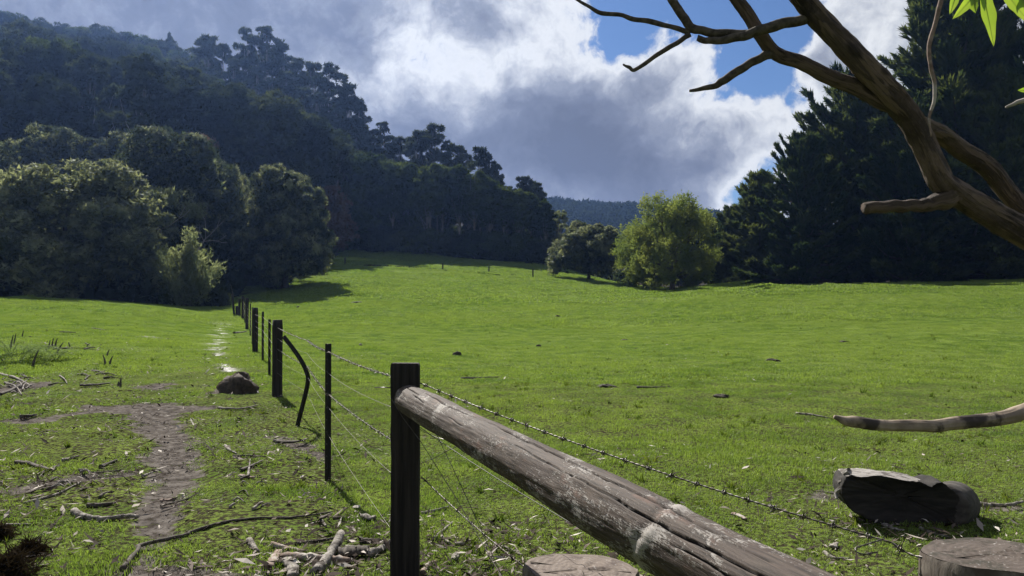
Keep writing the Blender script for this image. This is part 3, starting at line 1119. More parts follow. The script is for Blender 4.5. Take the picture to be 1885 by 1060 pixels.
for i, (px, top, d) in enumerate(((368, 118, 176), (398, 130, 172), (428, 105, 174), (446, 150, 168), (470, 118, 172), (498, 140, 166), (524, 128, 170), (556, 160, 164), (584, 168, 162), (620, 190, 160), (648, 215, 158), (684, 250, 154))):
    place(('gum_a', 'gum_c', 'gum_b', 'gum_d')[i % 4], 'eucalyptus_tree', px, d, top, wide=rng.uniform(0.9, 1.15), label=('1st 2nd 3rd 4th 5th 6th 7th 8th 9th 10th 11th 12th'.split())[i] + ' gum from the left in the row just below the tallest skyline gums', group='second row of tall gums')
for i, (px, top, d) in enumerate(((-40, 10, 246), (18, 22, 246), (62, 34, 248), (105, 40, 246), (150, 45, 246), (196, 49, 244), (232, 60, 240), (262, 62, 240), (292, 72, 236), (310, 58, 236), (338, 92, 225), (360, 100, 215))):
    k = ('wood_b', 'wood_a', 'wood_c')[i % 3] if px != 310 else 'gum_c'
    place(k, 'hilltop_tree', px, d, top, wide=1.1 if px != 310 else 0.6, label=('first', 'second', 'third', 'fourth', 'fifth', 'sixth', 'seventh', 'eighth', 'ninth', 'tenth', 'eleventh', 'twelfth')[i] + ' tree along the dark hilltop skyline from the left edge', group='trees along the dark hilltop')
for i, (px, top, d, k) in enumerate(((648, 318, 126, 'pole_b'), (690, 300, 128, 'pole_a'), (722, 312, 124, 'pole_b'), (752, 298, 126, 'pole_a'), (786, 312, 122, 'pole_b'), (815, 302, 124, 'pole_a'),
                                     (845, 300, 122, 'pole_b'), (872, 312, 120, 'pole_a'), (902, 326, 120, 'pole_b'), (928, 338, 118, 'pole_a'), (955, 346, 118, 'pole_b'), (978, 352, 120, 'pole_a'), (1004, 366, 118, 'pole_b'), (1030, 384, 120, 'thin_gum'))):
    place(k, 'edge_gum_tree', px, d, top, wide=rng.uniform(0.85, 1.05), label=('1st 2nd 3rd 4th 5th 6th 7th 8th 9th 10th 11th 12th 13th 14th'.split())[i] + ' tree from the left in the slim-stemmed row at the forest edge', group='slim gums at the forest edge')
place('wood_c', 'cone_tree', 128, 150, 160, wide=0.7, rz=1.2, label='lighter cone-shaped tree standing out on the dark hillside')
place('wood_c', 'cone_tree', 258, 138, 158, wide=0.75, rz=1.2, label='grey-green tree on the hillside above the tall wattle')

used = []


SKY_PX = [-400, -150, 0, 100, 200, 290, 345, 380, 450, 520, 600, 660, 720, 800, 900, 1000, 1100, 1400]
SKY_PY = [-60, 0, 26, 44, 56, 80, 110, 125, 150, 175, 215, 258, 285, 292, 322, 368, 400, 420]


def slope_trees(n, pxr, dr, kinds, hr, gap, name, label, group, bands=None):
    made = 0
    tries = 0
    while made < n and tries < n * 60:
        tries += 1
        px = rng.uniform(*pxr)
        d = rng.uniform(*dr)
        p = at(px, d)
        if forest_mask([p.x], [p.y])[0] < 0.9 or any((p.x - a) ** 2 + (p.y - b) ** 2 < gap * gap for a, b in used):
            continue
        lim = zat(np.interp(px, SKY_PX, SKY_PY) + rng.uniform(6, 26), d) - p.z
        h = min(rng.uniform(*hr), lim)
        if h < 6.0:
            continue
        used.append((p.x, p.y))
        lab = label
        if bands is not None:
            f = (d - dr[0]) / (dr[1] - dr[0])
            lab = label % (('low on the slope', 'midway up the slope', 'high on the slope')[min(2, int(f * 3))], bands[min(len(bands) - 1, int((px - pxr[0]) / (pxr[1] - pxr[0]) * len(bands)))])
        place(kinds[int(rng.integers(len(kinds)))], name, px, d, height=h, wide=rng.uniform(0.85, 1.2), label=lab, group=group)
        made += 1


slope_trees(60, (-120, 345), (100, 236), ['wood_a', 'wood_b', 'wood_b', 'wood_c', 'gum_d'], (17, 24), 6.0, 'hillside_tree', 'dark hillside tree %s, %s', 'trees massed on the shaded hillside', ('at the left picture edge', 'above the huge dome-shaped wattle', 'above the gap between the wattles', 'above the tall dark wattle'))
slope_trees(46, (345, 640), (112, 176), ['gum_d', 'gum_c', 'wood_b', 'wood_a', 'wood_c', 'gum_b'], (15, 25), 5.0, 'gully_tree', 'crowded forest tree %s, %s', 'trees below the tallest gums', ('left of the tallest skyline gums', 'under the tallest skyline gums', 'under the open-crowned skyline gum', 'above the paddock top corner'))
slope_trees(40, (640, 1010), (122, 150), ['gum_d', 'pole_b', 'wood_b', 'wood_a', 'pole_a'], (12, 18), 4.0, 'inner_tree', 'inner forest tree %s, %s', 'trees behind the forest edge', ('behind the left end of the slim-stemmed row', 'behind the middle of the slim-stemmed row', 'behind the right end of the slim-stemmed row'))
slope_trees(6, (440, 640), (112, 122), ['wood_red'], (8, 11), 5.0, 'russet_tree', 'brownish tree low on the slope above the paddock corner', 'brownish trees on the slope')
slope_trees(8, (1010, 1310), (124, 170), ['wood_b', 'wood_a'], (7, 10), 6.0, 'valley_tree', 'dark tree low in the valley behind the blackwood and elms', 'valley trees behind the elms')
used = []
# bushes along the foot of the forest
for i in range(30):
    px = 604 + i * 14.2 + rng.uniform(-4, 4)
    e = np.interp(px, [600, 640, 800, 1000, 1080], [116, 124, 122, 114, 121])
    place(('bush_a', 'bush_b')[i % 2], 'edge_bush', px, e + rng.uniform(0.5, 3.0), height=rng.uniform(2.2, 5.0), wide=rng.uniform(0.9, 1.4), label='dark bush at the forest foot, ' + ('left of the first far paddock post', 'between the first and second far paddock posts', 'between the second and third far paddock posts', 'between the third and last far paddock posts', 'right of the last far paddock post')[int(np.searchsorted([635, 815, 900, 981], px))], cat='shrub', group='bushes along the forest foot')

# undergrowth over the wooded slope, and the far forest on the ridge
g = np.random.default_rng(71)
n = 26000
px = g.uniform(-250, 1150, n)
d = g.uniform(60, 260, n)
x = (px - CX) / F_PX * d
ok = forest_mask(x, d) > 0.85
x, d = x[ok], d[ok]
C = np.column_stack([x, d, ground_z(x, d) + g.uniform(0, 1.4, len(x))])
under = link(bpy.data.objects.new('undergrowth', soup('undergrowth', [face_tufts(C, sphere_dirs(len(x), g, 1.6), 1.3, 0.7, 3, 0.5, 0.5, g)], M['dark'])))
tag(under, 'dark scrubby undergrowth covering the wooded slope', 'undergrowth', kind='stuff')
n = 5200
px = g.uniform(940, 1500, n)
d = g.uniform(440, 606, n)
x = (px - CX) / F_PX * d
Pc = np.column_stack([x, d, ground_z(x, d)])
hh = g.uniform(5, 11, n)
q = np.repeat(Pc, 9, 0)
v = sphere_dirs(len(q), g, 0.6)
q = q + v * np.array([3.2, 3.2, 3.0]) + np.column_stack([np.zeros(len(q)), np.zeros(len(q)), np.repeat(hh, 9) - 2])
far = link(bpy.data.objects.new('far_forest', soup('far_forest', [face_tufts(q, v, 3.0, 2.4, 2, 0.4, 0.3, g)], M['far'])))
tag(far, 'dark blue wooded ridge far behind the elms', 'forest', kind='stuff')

# ------------------------------------------------------------------ fence posts
def box_post(w_, t_, h, seed, sink=0.3):
    """sawn post: bevelled edges, slightly worn top, faint twist"""
    g = np.random.default_rng(seed)
    b = 0.10
    prof = np.array([(-1 + b, -1), (1 - b, -1), (1, -1 + b), (1, 1 - b), (1 - b, 1), (-1 + b, 1), (-1, 1 - b), (-1, -1 + b)]) * np.array([w_ / 2, t_ / 2])
    zs = np.concatenate([np.linspace(-sink, h - 0.03, 13), [h - 0.008, h]])
    V = []
    for i, z in enumerate(zs):
        k = 1.0 if z < h - 0.02 else (0.985 if z < h - 0.004 else 0.93)
        for p in prof:
            V.append((p[0] * k + g.normal() * 0.0014, p[1] * k + g.normal() * 0.0014, z + (g.normal() * 0.002 if i == len(zs) - 1 else 0)))
    V = np.array(V)
    n, s = len(zs), 8
    F = [(i * s + j, i * s + (j + 1) % s, (i + 1) * s + (j + 1) % s, (i + 1) * s + j) for i in range(n - 1) for j in range(s)]
    F.append(tuple((n - 1) * s + j for j in range(s)))
    F.append(tuple(reversed(range(s))))
    return V, F


def round_post(r, h, seed, lean=(0, 0), sink=0.3):
    z = np.linspace(0, 1, 12)
    P = np.column_stack([lean[0] * z, lean[1] * z, -sink + (h + sink) * z])
    rad = r * (1 + 0.04 * np.sin(5 * z + seed))
    rad[-1] *= 0.9
    return tube(P, rad, 14, 0.03, seed)


def picket(path, arm=0.030, th=0.007, turn=0.5):
    """steel picket of three-armed section swept along a path"""
    path = np.asarray(path, dtype=float)
    sec = []
    for k in range(3):
        a = turn + k * 2 * math.pi / 3
        d, p = np.array([math.cos(a), math.sin(a)]), np.array([-math.sin(a), math.cos(a)])
        sec += [d * arm - p * th / 2, d * arm + p * th / 2]
        b = a + math.pi / 3
        sec.append(np.array([math.cos(b), math.sin(b)]) * th * 0.58)
    sec = np.array(sec)
    T = np.gradient(path, axis=0)
    T = unit(T)
    V = []
    for q, t_ in zip(path, T):
        xa = unit(np.array([1.0, 0, 0]) - t_ * t_[0])
        ya = np.cross(t_, xa)
        V += [q + xa * s_[0] + ya * s_[1] for s_ in sec]
    n, s = len(path), 9
    F = [(i * s + j, i * s + (j + 1) % s, (i + 1) * s + (j + 1) % s, (i + 1) * s + j) for i in range(n - 1) for j in range(s)]
    F.append(tuple((n - 1) * s + j for j in range(s)))
    F.append(tuple(reversed(range(s))))
    return np.array(V), F


def stand(name, VF, mat, x, y, label, cat, group=None, rz=0.0, smooth=False):
    o = mesh_obj(name, *VF, M[mat], None, smooth)
    o.location = (x, y, gz(x, y))
    o.rotation_euler = (0, 0, rz)
    return tag(o, label, cat, group)


FENCE = 'posts of the wire fence'
PX, PY = -0.588, 4.36
near_post = stand('fence_post', box_post(0.155, 0.11, 1.20, 3), 'post', PX, PY, 'thick square timber post carrying the log rail', 'post', FENCE, R(4))
px_, py_ = -1.61, 6.9
h0 = [np.array([0, 0, z]) for z in np.linspace(-0.3, 1.20, 16)]
pk = stand('steel_picket', picket(h0), 'steel', px_, py_, 'straight black steel picket nearest the square timber post', 'post', FENCE, smooth=False)


def studs(parent, n, x=0.0):
    """row of pale studs down a picket, drawn for light through its holes"""
    for i in range(n):
        z = 0.12 + i * 0.105
        V, F = tube([(x, -0.028, z), (x, -0.040, z)], [0.0065, 0.004], 6)
        mesh_obj('lit_hole_stud', V, F, M['wire'], parent)  # bright metal dot added for daylight showing through a punched hole


studs(pk, 10)
g0 = gp(549, 783)
bd = g0.y
bp = np.array([tuple(sp(a, b, bd) - g0) for a, b in ((547, 800), (549, 783), (553, 768), (562, 735), (569, 706), (570, 690), (561, 666), (545, 641), (528, 618))])
bp[:, 1] += np.linspace(0, -0.15, len(bp))
stand('steel_picket', picket(spline(bp, 30), 0.030, 0.008), 'steel', g0.x, g0.y, 'steel picket bent over at an angle in the fence', 'post', FENCE)
for (px, base_d, h, kind, lab) in (
        (511, 12.6, 1.22, 'round', 'round timber post right behind the bent picket'),
        (496, 16.2, 1.15, 'pick', 'thin steel picket, first past the round timber post'),
        (484, 19.5, 1.22, 'pick', 'thin steel picket, second past the round timber post'),
        (470, 23.2, 1.30, 'round', 'second round timber post along the fence, about midway'),
        (465, 27.0, 1.30, 'pick', 'steel picket peeping out beside the midway timber post'),
        (461, 34.0, 1.40, 'pick', 'steel picket between the midway and the third timber posts'),
        (455, 40.7, 1.62, 'round', 'third round timber post along the fence'),
        (451, 45.0, 1.45, 'pick', 'last steel picket before the cluster at the fence end'),
        (447, 48.0, 1.40, 'round', 'tallest post of the cluster at the fence end'),
        (441, 50.5, 1.12, 'round', 'middle post of the cluster at the fence end'),
        (436, 51.5, 0.62, 'round', 'shortest stub post of the cluster at the fence end')):
    p = at(px, base_d)
    if kind == 'round':
        stand('fence_post', round_post(0.082 if base_d < 30 else 0.085, h, int(px)), 'post', p.x, p.y, lab, 'post', FENCE, smooth=True)
    else:
        stand('steel_picket', picket([np.array([0, 0, z]) for z in np.linspace(-0.3, h, 8)], turn=0.5 + px), 'steel', p.x, p.y, lab, 'post', FENCE)
p = at(432, 52)
stand('leaning_post', round_post(0.075, 1.35, 9, (-0.16, 0)), 'post', p.x, p.y, 'leaning grey post at the very end of the fence', 'post', FENCE, smooth=True)
stand('fence_stay', tube([(-0.05, 0, 1.2), (-0.22, 0, 2.0)], [0.03, 0.015], 6), 'stick_dark', p.x, p.y - 0.1, 'thin bare stick standing up beside the leaning end post', 'stick')
for px, py, lab in ((635, 488, 'paddock post standing alone at the left end of the far line'), (815, 498, 'second paddock post from the left in the far line'),
                    (900, 504, 'third paddock post from the left in the far line'), (981, 510, 'last paddock post of the far line, beside the forest shadow')):
    p = gp(px, py)
    stand('paddock_post', round_post(0.085, 0.95, px), 'post', p.x, p.y, lab, 'post', 'posts across the far paddock', smooth=True)
g = np.random.default_rng(5)
P = [gp(650, 488), gp(740, 492), gp(815, 498), gp(900, 505), gp(950, 508)]
Q = spline([tuple(q) for q in P], 500) + g.normal(size=(500, 3)) * np.array([0.1, 0.25, 0.02])
Q = Q[vnoise(np.arange(500) * 0.08, np.zeros(500), 1.0, 4) > 0.33]
dl = link(bpy.data.objects.new('dry_weeds', soup('dry_weeds', [tri_tufts(Q, np.tile([0, 0, 1.0], (len(Q), 1)), 0.22, 0.16, 4, 0.8, g)], M['tussock'])))
tag(dl, 'thin dark line of dead weeds joining the far paddock posts', 'weeds', kind='stuff')


# ------------------------------------------------------------------ the log rail
def rail():
    a = np.array([-0.565, 4.30, 1.020])
    b = np.array([1.27, -0.62, 1.010])
    n, seg = 480, 200
    t = np.linspace(0, 1, n)
    ax = unit(b - a)
    L = np.linalg.norm(b - a)
    up = np.array([0, 0, 1.0])
    side = unit(np.cross(ax, up))          # points away from the paddock side as seen along the rail
    up2 = np.cross(side, ax)
    th = np.linspace(0, 2 * math.pi, seg, endpoint=False)
    S, TH = np.meshgrid(t * L, th, indexing='ij')
    rad = 0.080 + 0.006 * (S / L) + 0.0022 * np.sin(3.1 * S + 0.6) + 0.0018 * np.sin(7.0 * S + 2 * TH) + 0.0012 * np.sin(3 * TH + 1.7 * S) + 0.0007 * np.sin(9 * TH + 2.0 * np.sin(1.5 * S))
    g = np.random.default_rng(8)
    rad += 0.0009 * (vnoise(S.ravel() * 1.5, TH.ravel() * 9, 1.0, 5).reshape(S.shape) - 0.5) * 2
    rad += 0.0012 * (vnoise(S.ravel() * 14, TH.ravel() * 5, 1.0, 6).reshape(S.shape) - 0.5) * 2
    crack = np.zeros_like(S)
    # long drying cracks: (start, length, angle, drift, depth, half width in metres)
    for (s0, ln, a0, dr, dep, hw) in ((0.10, 0.30, 1.95, 0.15, 0.012, 0.0026), (0.36, 0.55, 1.72, 0.22, 0.016, 0.0032), (0.30, 0.28, 2.30, 0.10, 0.010, 0.0024), (0.82, 0.50, 1.88, -0.10, 0.010, 0.0024),
                                      (1.30, 0.95, 1.68, 0.20, 0.022, 0.0042), (1.75, 0.5, 2.25, 0.06, 0.007, 0.0018), (2.05, 1.0, 1.80, 0.16, 0.014, 0.0026), (2.20, 1.1, 2.35, 0.12, 0.010, 0.0022), (2.45, 1.3, 1.35, 0.15, 0.012, 0.0026),
                                      (2.7, 1.2, 2.75, 0.08, 0.009, 0.002), (1.0, 0.25, 2.5, 0.05, 0.006, 0.0016), (3.4, 1.2, 1.7, 0.2, 0.014, 0.003)):
        u = (S - s0) / ln
        c = math.pi - a0 + 0.05 - dr * u + 0.035 * np.sin(9 * S + a0 * 5) + 0.015 * np.sin(31 * S)
        w_ = hw * np.clip(np.sin(np.clip(u, 0, 1) * math.pi), 0, 1) ** 0.6 / 0.082
        inside = (u > 0) & (u < 1)
        prof = np.where(inside, np.clip(1 - np.abs(TH - c) / np.maximum(w_ * 1.5, 1e-5), 0, 1), 0)
        prof = np.sqrt(prof)
        rad -= dep * prof
        crack = np.maximum(crack, prof)
    # sawn collar: a shallow ring with pale ragged edges
    ring = S - (2.62 + 0.02 * np.sin(2 * TH) + 0.035 * np.cos(TH - 1.2))
    rad -= 0.0045 * np.exp(-(ring / 0.014) ** 2)
    rad += 0.003 * np.exp(-((ring - 0.035) / 0.016) ** 2)
    # rounded far end
    e = np.clip(S / 0.035, 0, 1)
    rad *= 0.80 + 0.20 * np.sqrt(np.clip(1 - (1 - e) ** 2, 0, 1))
    C = a + ax * S[..., None] * 1.0
    V = C + rad[..., None] * (np.cos(TH)[..., None] * side + np.sin(TH)[..., None] * up2)
    V = V.reshape(-1, 3)
    F = [(i * seg + j, i * seg + (j + 1) % seg, (i + 1) * seg + (j + 1) % seg, (i + 1) * seg + j) for i in range(n - 1) for j in range(seg)]
    F.append(tuple(range(seg - 1, -1, -1)))
    F.append(tuple((n - 1) * seg + j for j in range(seg)))
    V = V - a
    me = raw_mesh('log_rail', V, F, None, True)
    for nm, arr in (('along', S), ('around', TH), ('crack', crack), ('ring', np.exp(-((ring - 0.03) / 0.04) ** 2))):
        at_ = me.attributes.new(nm, 'FLOAT', 'POINT')
        at_.data.foreach_set('value', arr.ravel().astype(np.float32))
    m, t_, out = new_mat('weathered_log')

    def att(k):
        return t_.new('ShaderNodeAttribute', attribute_name=k).outputs['Fac']
    al, cr, ri = att('along'), att('crack'), att('ring')
    co = obj_co(t_)
    # coordinates that run along the grain
    dot = t_.new('ShaderNodeVectorMath', operation='DOT_PRODUCT')
    t_.put(dot.inputs[0], co)
    dot.inputs[1].default_value = tuple(side)
    dup = t_.new('ShaderNodeVectorMath', operation='DOT_PRODUCT')
    t_.put(dup.inputs[0], co)
    dup.inputs[1].default_value = tuple(up2)
    cx = t_.new('ShaderNodeCombineXYZ')
    t_.put(cx.inputs[0], al)
    t_.put(cx.inputs[1], dot.outputs['Value'])
    t_.put(cx.inputs[2], dup.outputs['Value'])
    gv = cx.outputs[0]
    grain = t_.noise(t_.scale_vec(gv, (9, 130, 130)), 1.0, 6.0, 0.62, 0.4)
    fine = t_.noise(t_.scale_vec(gv, (60, 240, 240)), 1.0, 4.0, 0.6)
    patch = t_.noise(t_.scale_vec(gv, (4.0, 13, 13)), 1.0, 7.0, 0.68, 0.5)
    band = t_.noise(t_.scale_vec(gv, (9.0, 2, 2)), 1.0, 3.0, 0.5)
    cross = t_.noise(t_.scale_vec(gv, (120, 25, 25)), 1.0, 4.0, 0.6, 0.3)
    base = t_.mix(t_.mapr(grain, 0.3, 0.7), (0.020, 0.0145, 0.012), (0.088, 0.066, 0.053))
    base = t_.mix(t_.math('MULTIPLY', t_.mapr(band, 0.40, 0.62), 0.5), base, (0.045, 0.031, 0.026))
    pf = t_.math('ADD', patch, t_.math('MULTIPLY', t_.math('SUBTRACT', fine, 0.5), 0.55))
    pf = t_.math('ADD', pf, t_.math('MULTIPLY', t_.math('SUBTRACT', cross, 0.5), 0.30))
    pf = t_.math('ADD', pf, t_.math('MULTIPLY', ri, 0.13))
    pale = t_.mapr(pf, 0.53, 0.66)
    col = t_.mix(t_.math('MULTIPLY', pale, 0.85), base, (0.29, 0.27, 0.25))
    rust = t_.noise(t_.scale_vec(gv, (7, 20, 20)), 1.0, 4.0, 0.6)
    col = t_.mix(t_.math('MULTIPLY', t_.mapr(rust, 0.58, 0.7), 0.35), col, (0.16, 0.085, 0.06))
    col = t_.mix(t_.mapr(cr, 0.10, 0.7), col, (0.012, 0.009, 0.008))
    b_ = t_.new('ShaderNodeBsdfPrincipled')
    t_.put(b_.inputs['Base Color'], col)
    b_.inputs['Roughness'].default_value = 0.78
    b_.inputs['Specular IOR Level'].default_value = 0.25
    hgt = t_.math('ADD', t_.math('MULTIPLY', grain, 0.7), t_.math('ADD', t_.math('MULTIPLY', fine, 0.35), t_.math('MULTIPLY', pale, 0.35)))
    t_.put(b_.inputs['Normal'], bump(t_, hgt, 0.75, 0.004))
    t_.l.new(b_.outputs[0], out.inputs[0])
    me.materials.append(m)
    o = link(bpy.data.objects.new('log_rail', me))
    o.location = a
    return tag(o, 'weathered round log rail with pale patches and long cracks, fixed to the square post', 'rail')


rail()
hid = stand('fence_post', box_post(0.15, 0.11, 1.02, 4), 'post', 1.31, -0.72, 'square post under the near end of the log rail, beside the viewer', 'post', FENCE)


# ------------------------------------------------------------------ wires
def strands(P, r, pitch, off):
    """two strands twisted round the line P"""
    P = np.asarray(P)
    s = np.concatenate([[0], np.cumsum(np.linalg.norm(np.diff(P, axis=0), axis=1))])
    T, N, B = frames(P)
    out = []
    for k in (0, math.pi):
        a = 2 * math.pi * s / pitch + k
        out.append(tube(P + off * (np.cos(a)[:, None] * N + np.sin(a)[:, None] * B), r, 5))
    return out, s


_barb = None


def barb_mesh():
    mb = MB()
    g = np.random.default_rng(2)
    th = np.linspace(0, 4 * math.pi, 12)
    mb.add(*tube(np.column_stack([np.linspace(-0.006, 0.006, 12), 0.0052 * np.cos(th), 0.0052 * np.sin(th)]), 0.0015, 4))
    for d in ((-0.006, 0.7, 0.7), (-0.004, -0.8, 0.5), (0.004, 0.6, -0.8), (0.006, -0.5, -0.85)):
        v = unit(np.array([d[0] * 40, d[1], d[2]]))
        mb.add(*tube([v * 0.003, v * 0.019], [0.0015, 0.0004], 4))
    return mb.mesh('barb', M['wire'], True)


def line3(a, b, sag, n):
    t = np.linspace(0, 1, n)[:, None]
    P = np.asarray(a) * (1 - t) + np.asarray(b) * t
    P[:, 2] -= (sag * 4 * t * (1 - t))[:, 0]
    return P


def barbed(P, label, step=0.115, r=0.0016, group='barbed wires', name='barbed_wire', scale=1.0, offset=0.05):
    global _barb
    if _barb is None:
        _barb = barb_mesh()
    o = empty(name, tuple(P[0]))
    P = np.asarray(P) - np.asarray(P[0])
    st, s = strands(P, r, 0.055, 0.0021)
    for VF in st:
        mesh_obj('strand', *VF, M['wire'], o, True)
    T, N, B = frames(P)
    q = offset
    k = 0
    while q < s[-1]:
        i = int(np.searchsorted(s, q))
        i = min(i, len(P) - 1)
        b = bpy.data.objects.new('barb', _barb)
        mt = Matrix((T[i], N[i], B[i])).transposed().to_4x4() @ Matrix.Rotation(k * 1.3, 4, 'X')
        b.matrix_local = Matrix.Translation(P[i]) @ mt @ Matrix.Scale(scale, 4)
        link(b, o)
        q += step * rng.uniform(0.9, 1.1)
        k += 1
    return tag(o, label, 'wire', group)


def plain(P, r, label, name='fence_wire', group='plain fence wires', mat='wire'):
    o = mesh_obj(name, *tube(P, r, 5), M[mat], None, True)
    return tag(o, label, 'wire', group)


def post_pt(i, z, out=0.0):
    """point on the fence at post i"""
    x, y = FP[i]
    return np.array([x + out, y - 0.02, gz(x, y) + z])


FP = [(PX - 0.06, PY), (-1.61, 6.9), (g0.x + 0.12, g0.y)] + [tuple(at(q, d))[:2] for q, d in ((511, 12.6), (496, 16.2), (484, 19.5), (470, 23.2), (465, 27.0), (461, 34.0), (455, 40.7), (447, 48.0))]
for zi, (zs, kind, lab) in enumerate((((1.125, 1.135, 1.06, 1.10), 'b', 'barbed wire along the top of the fence'), ((0.955, 0.95, 0.90, 0.93), 'p', 'plain wire, second from the top of the fence'),
                                      ((0.77, 0.77, 0.74, 0.76), 'b', 'lower barbed wire at mid height of the fence'), ((0.585, 0.66, 0.62, 0.60), 'p', 'plain wire, fourth from the top of the fence'),
                                      ((0.27, 0.42, 0.42, 0.38), 'p', 'lowest plain wire of the fence'))):
    P = []
    for i in range(len(FP) - 1):
        za = zs[min(i, 3)]
        zb = zs[min(i + 1, 3)]
        seg = line3(post_pt(i, za), post_pt(i + 1, zb), 0.015 + 0.01 * (zi % 2), 90 if (i < 2 and kind == 'b') else 16)
        P.append(seg if i == 0 else seg[1:])
    if kind == 'b':
        P1 = np.concatenate(P[:3])
        barbed(P1, lab + ', near stretch left of the square post', 0.125, 0.0017, scale=1.25)
        plain(np.concatenate(P[3:]), 0.0026, lab + ', far stretch past the round timber post')
    else:
        plain(np.concatenate(P), 0.0014, lab)

stump_r = sp(1827, 1018, 2.5)      # the cut stump beside the rail, right
wire_a = np.array([PX + 0.075, PY + 0.03, 1.10])
wire_b = np.array(sp(1640, 997, 2.62))
wire_c = np.array(sp(1702, 1024, 2.52))
w1 = line3(wire_a, wire_b, 0.035, 420)
w2 = line3(wire_b, wire_c, 0.012, 60)[1:]
barbed(np.concatenate([w1, w2]), 'rusty barbed wire running beside the log rail to the stump', 0.112, 0.0020, scale=1.6)
lp = spline([tuple(sp(*q)) for q in ((1625, 990, 2.62), (1600, 998, 2.60), (1572, 1008, 2.58), (1585, 1018, 2.56), (1612, 1014, 2.56))], 30)
o = empty('wire_loop', tuple(lp[0]))
for VF in strands(lp - lp[0], 0.0017, 0.06, 0.002)[0]:
    mesh_obj('strand', *VF, M['wire'], o, True)
tag(o, 'loose curled end of barbed wire above the grass before the stump', 'wire')
ft = np.array([0.025, -0.065, 0])
plain(np.array([sp(722, 735, 4.28), sp(742, 768, 4.27), sp(775, 812, 4.18), sp(840, 915, 3.95), sp(925, 1062, 3.55), sp(940, 1090, 3.4)]), 0.0019, 'bright tie wire wrapped across the square post and running down to the ground')
plain(np.array([sp(803, 797, 4.15), sp(848, 890, 3.9), sp(925, 1060, 3.5), sp(940, 1095, 3.4)]), 0.0019, 'steep thin wire beneath the log rail meeting the tie wire', mat='steel')
plain(line3(np.array(sp(772, 785, 4.35)), np.array(sp(1230, 1062, 2.6)), 0.02, 20), 0.0019, 'plain wire running low behind the log rail toward the short stump', mat='steel')
plain(spline([tuple(sp(*q)) for q in ((775, 852, 4.35), (800, 842, 4.3), (830, 826, 4.2), (862, 815, 4.1))], 14), 0.0020, 'short wire rising from the square post to the underside of the rail')
plain(spline([tuple(sp(*q)) for q in ((774, 790, 4.35), (800, 803, 4.3), (835, 812, 4.2))], 10), 0.0020, 'short wire stub hanging from the square post under the rail')
barbed(line3(np.array(sp(776, 876, 4.35)), np.array(sp(1010, 1075, 3.3)), 0.02, 260), 'lower barbed wire below the log rail, right of the square post', 0.13, 0.0018)
plain(np.array([sp(690, 713, 4.42), sp(720, 713, 4.36)]), 0.003, 'short nail-like wire end sticking out left of the square post')


# ------------------------------------------------------------------ stumps, cut log, rock
def end_grain(name, c1, c2, c3):
    m, t, out = new_mat(name)
    co = obj_co(t)
    sep_ = t.new('ShaderNodeSeparateXYZ')
    wob = t.noise(co, 4.0, 3.0, 0.5, 0.0, color=True)
    t.put(sep_.inputs[0], t.vmath('ADD', co, t.vmath('MULTIPLY', t.vmath('SUBTRACT', wob, (0.5, 0.5, 0.5)), (0.06, 0.06, 0.0))))
    r_ = t.math('SQRT', t.math('ADD', t.math('POWER', sep_.outputs[0], 2.0), t.math('POWER', sep_.outputs[1], 2.0)))
    rings = t.math('ADD', t.math('MULTIPLY', t.math('SINE', t.math('MULTIPLY', r_, 260.0)), 0.5), 0.5)
    n = t.noise(co, 14.0, 6.0, 0.65)
    col = t.mix(t.math('MULTIPLY', rings, 0.45), c1, c2)
    col = t.mix(t.mapr(n, 0.48, 0.66), col, c3)
    fl = t.noise(co, 70.0, 3.0, 0.6)
    col = t.mix(t.math('MULTIPLY', t.mapr(fl, 0.60, 0.72), 0.6), col, (0.34, 0.32, 0.30))
    b = t.new('ShaderNodeBsdfPrincipled')
    t.put(b.inputs['Base Color'], col)
    b.inputs['Roughness'].default_value = 0.85
    b.inputs['Specular IOR Level'].default_value = 0.25
    t.put(b.inputs['Normal'], bump(t, t.math('ADD', n, t.math('MULTIPLY', rings, 0.2)), 0.7, 0.006))
    t.l.new(b.outputs[0], out.inputs[0])
    return m


M['grain'] = end_grain('cut_end_grain', (0.085, 0.068, 0.058), (0.05, 0.039, 0.033), (0.035, 0.031, 0.023))
M['grain_pale'] = end_grain('pale_cut_wood', (0.16, 0.13, 0.11), (0.095, 0.073, 0.06), (0.07, 0.052, 0.044))
M['sapwood'] = wood_mat('stump_side', (0.07, 0.057, 0.048), (0.17, 0.148, 0.126), (26, 26, 2.2), 0.88, 0.8, 0.008, (0.07, 0.055, 0.045), 5.0)


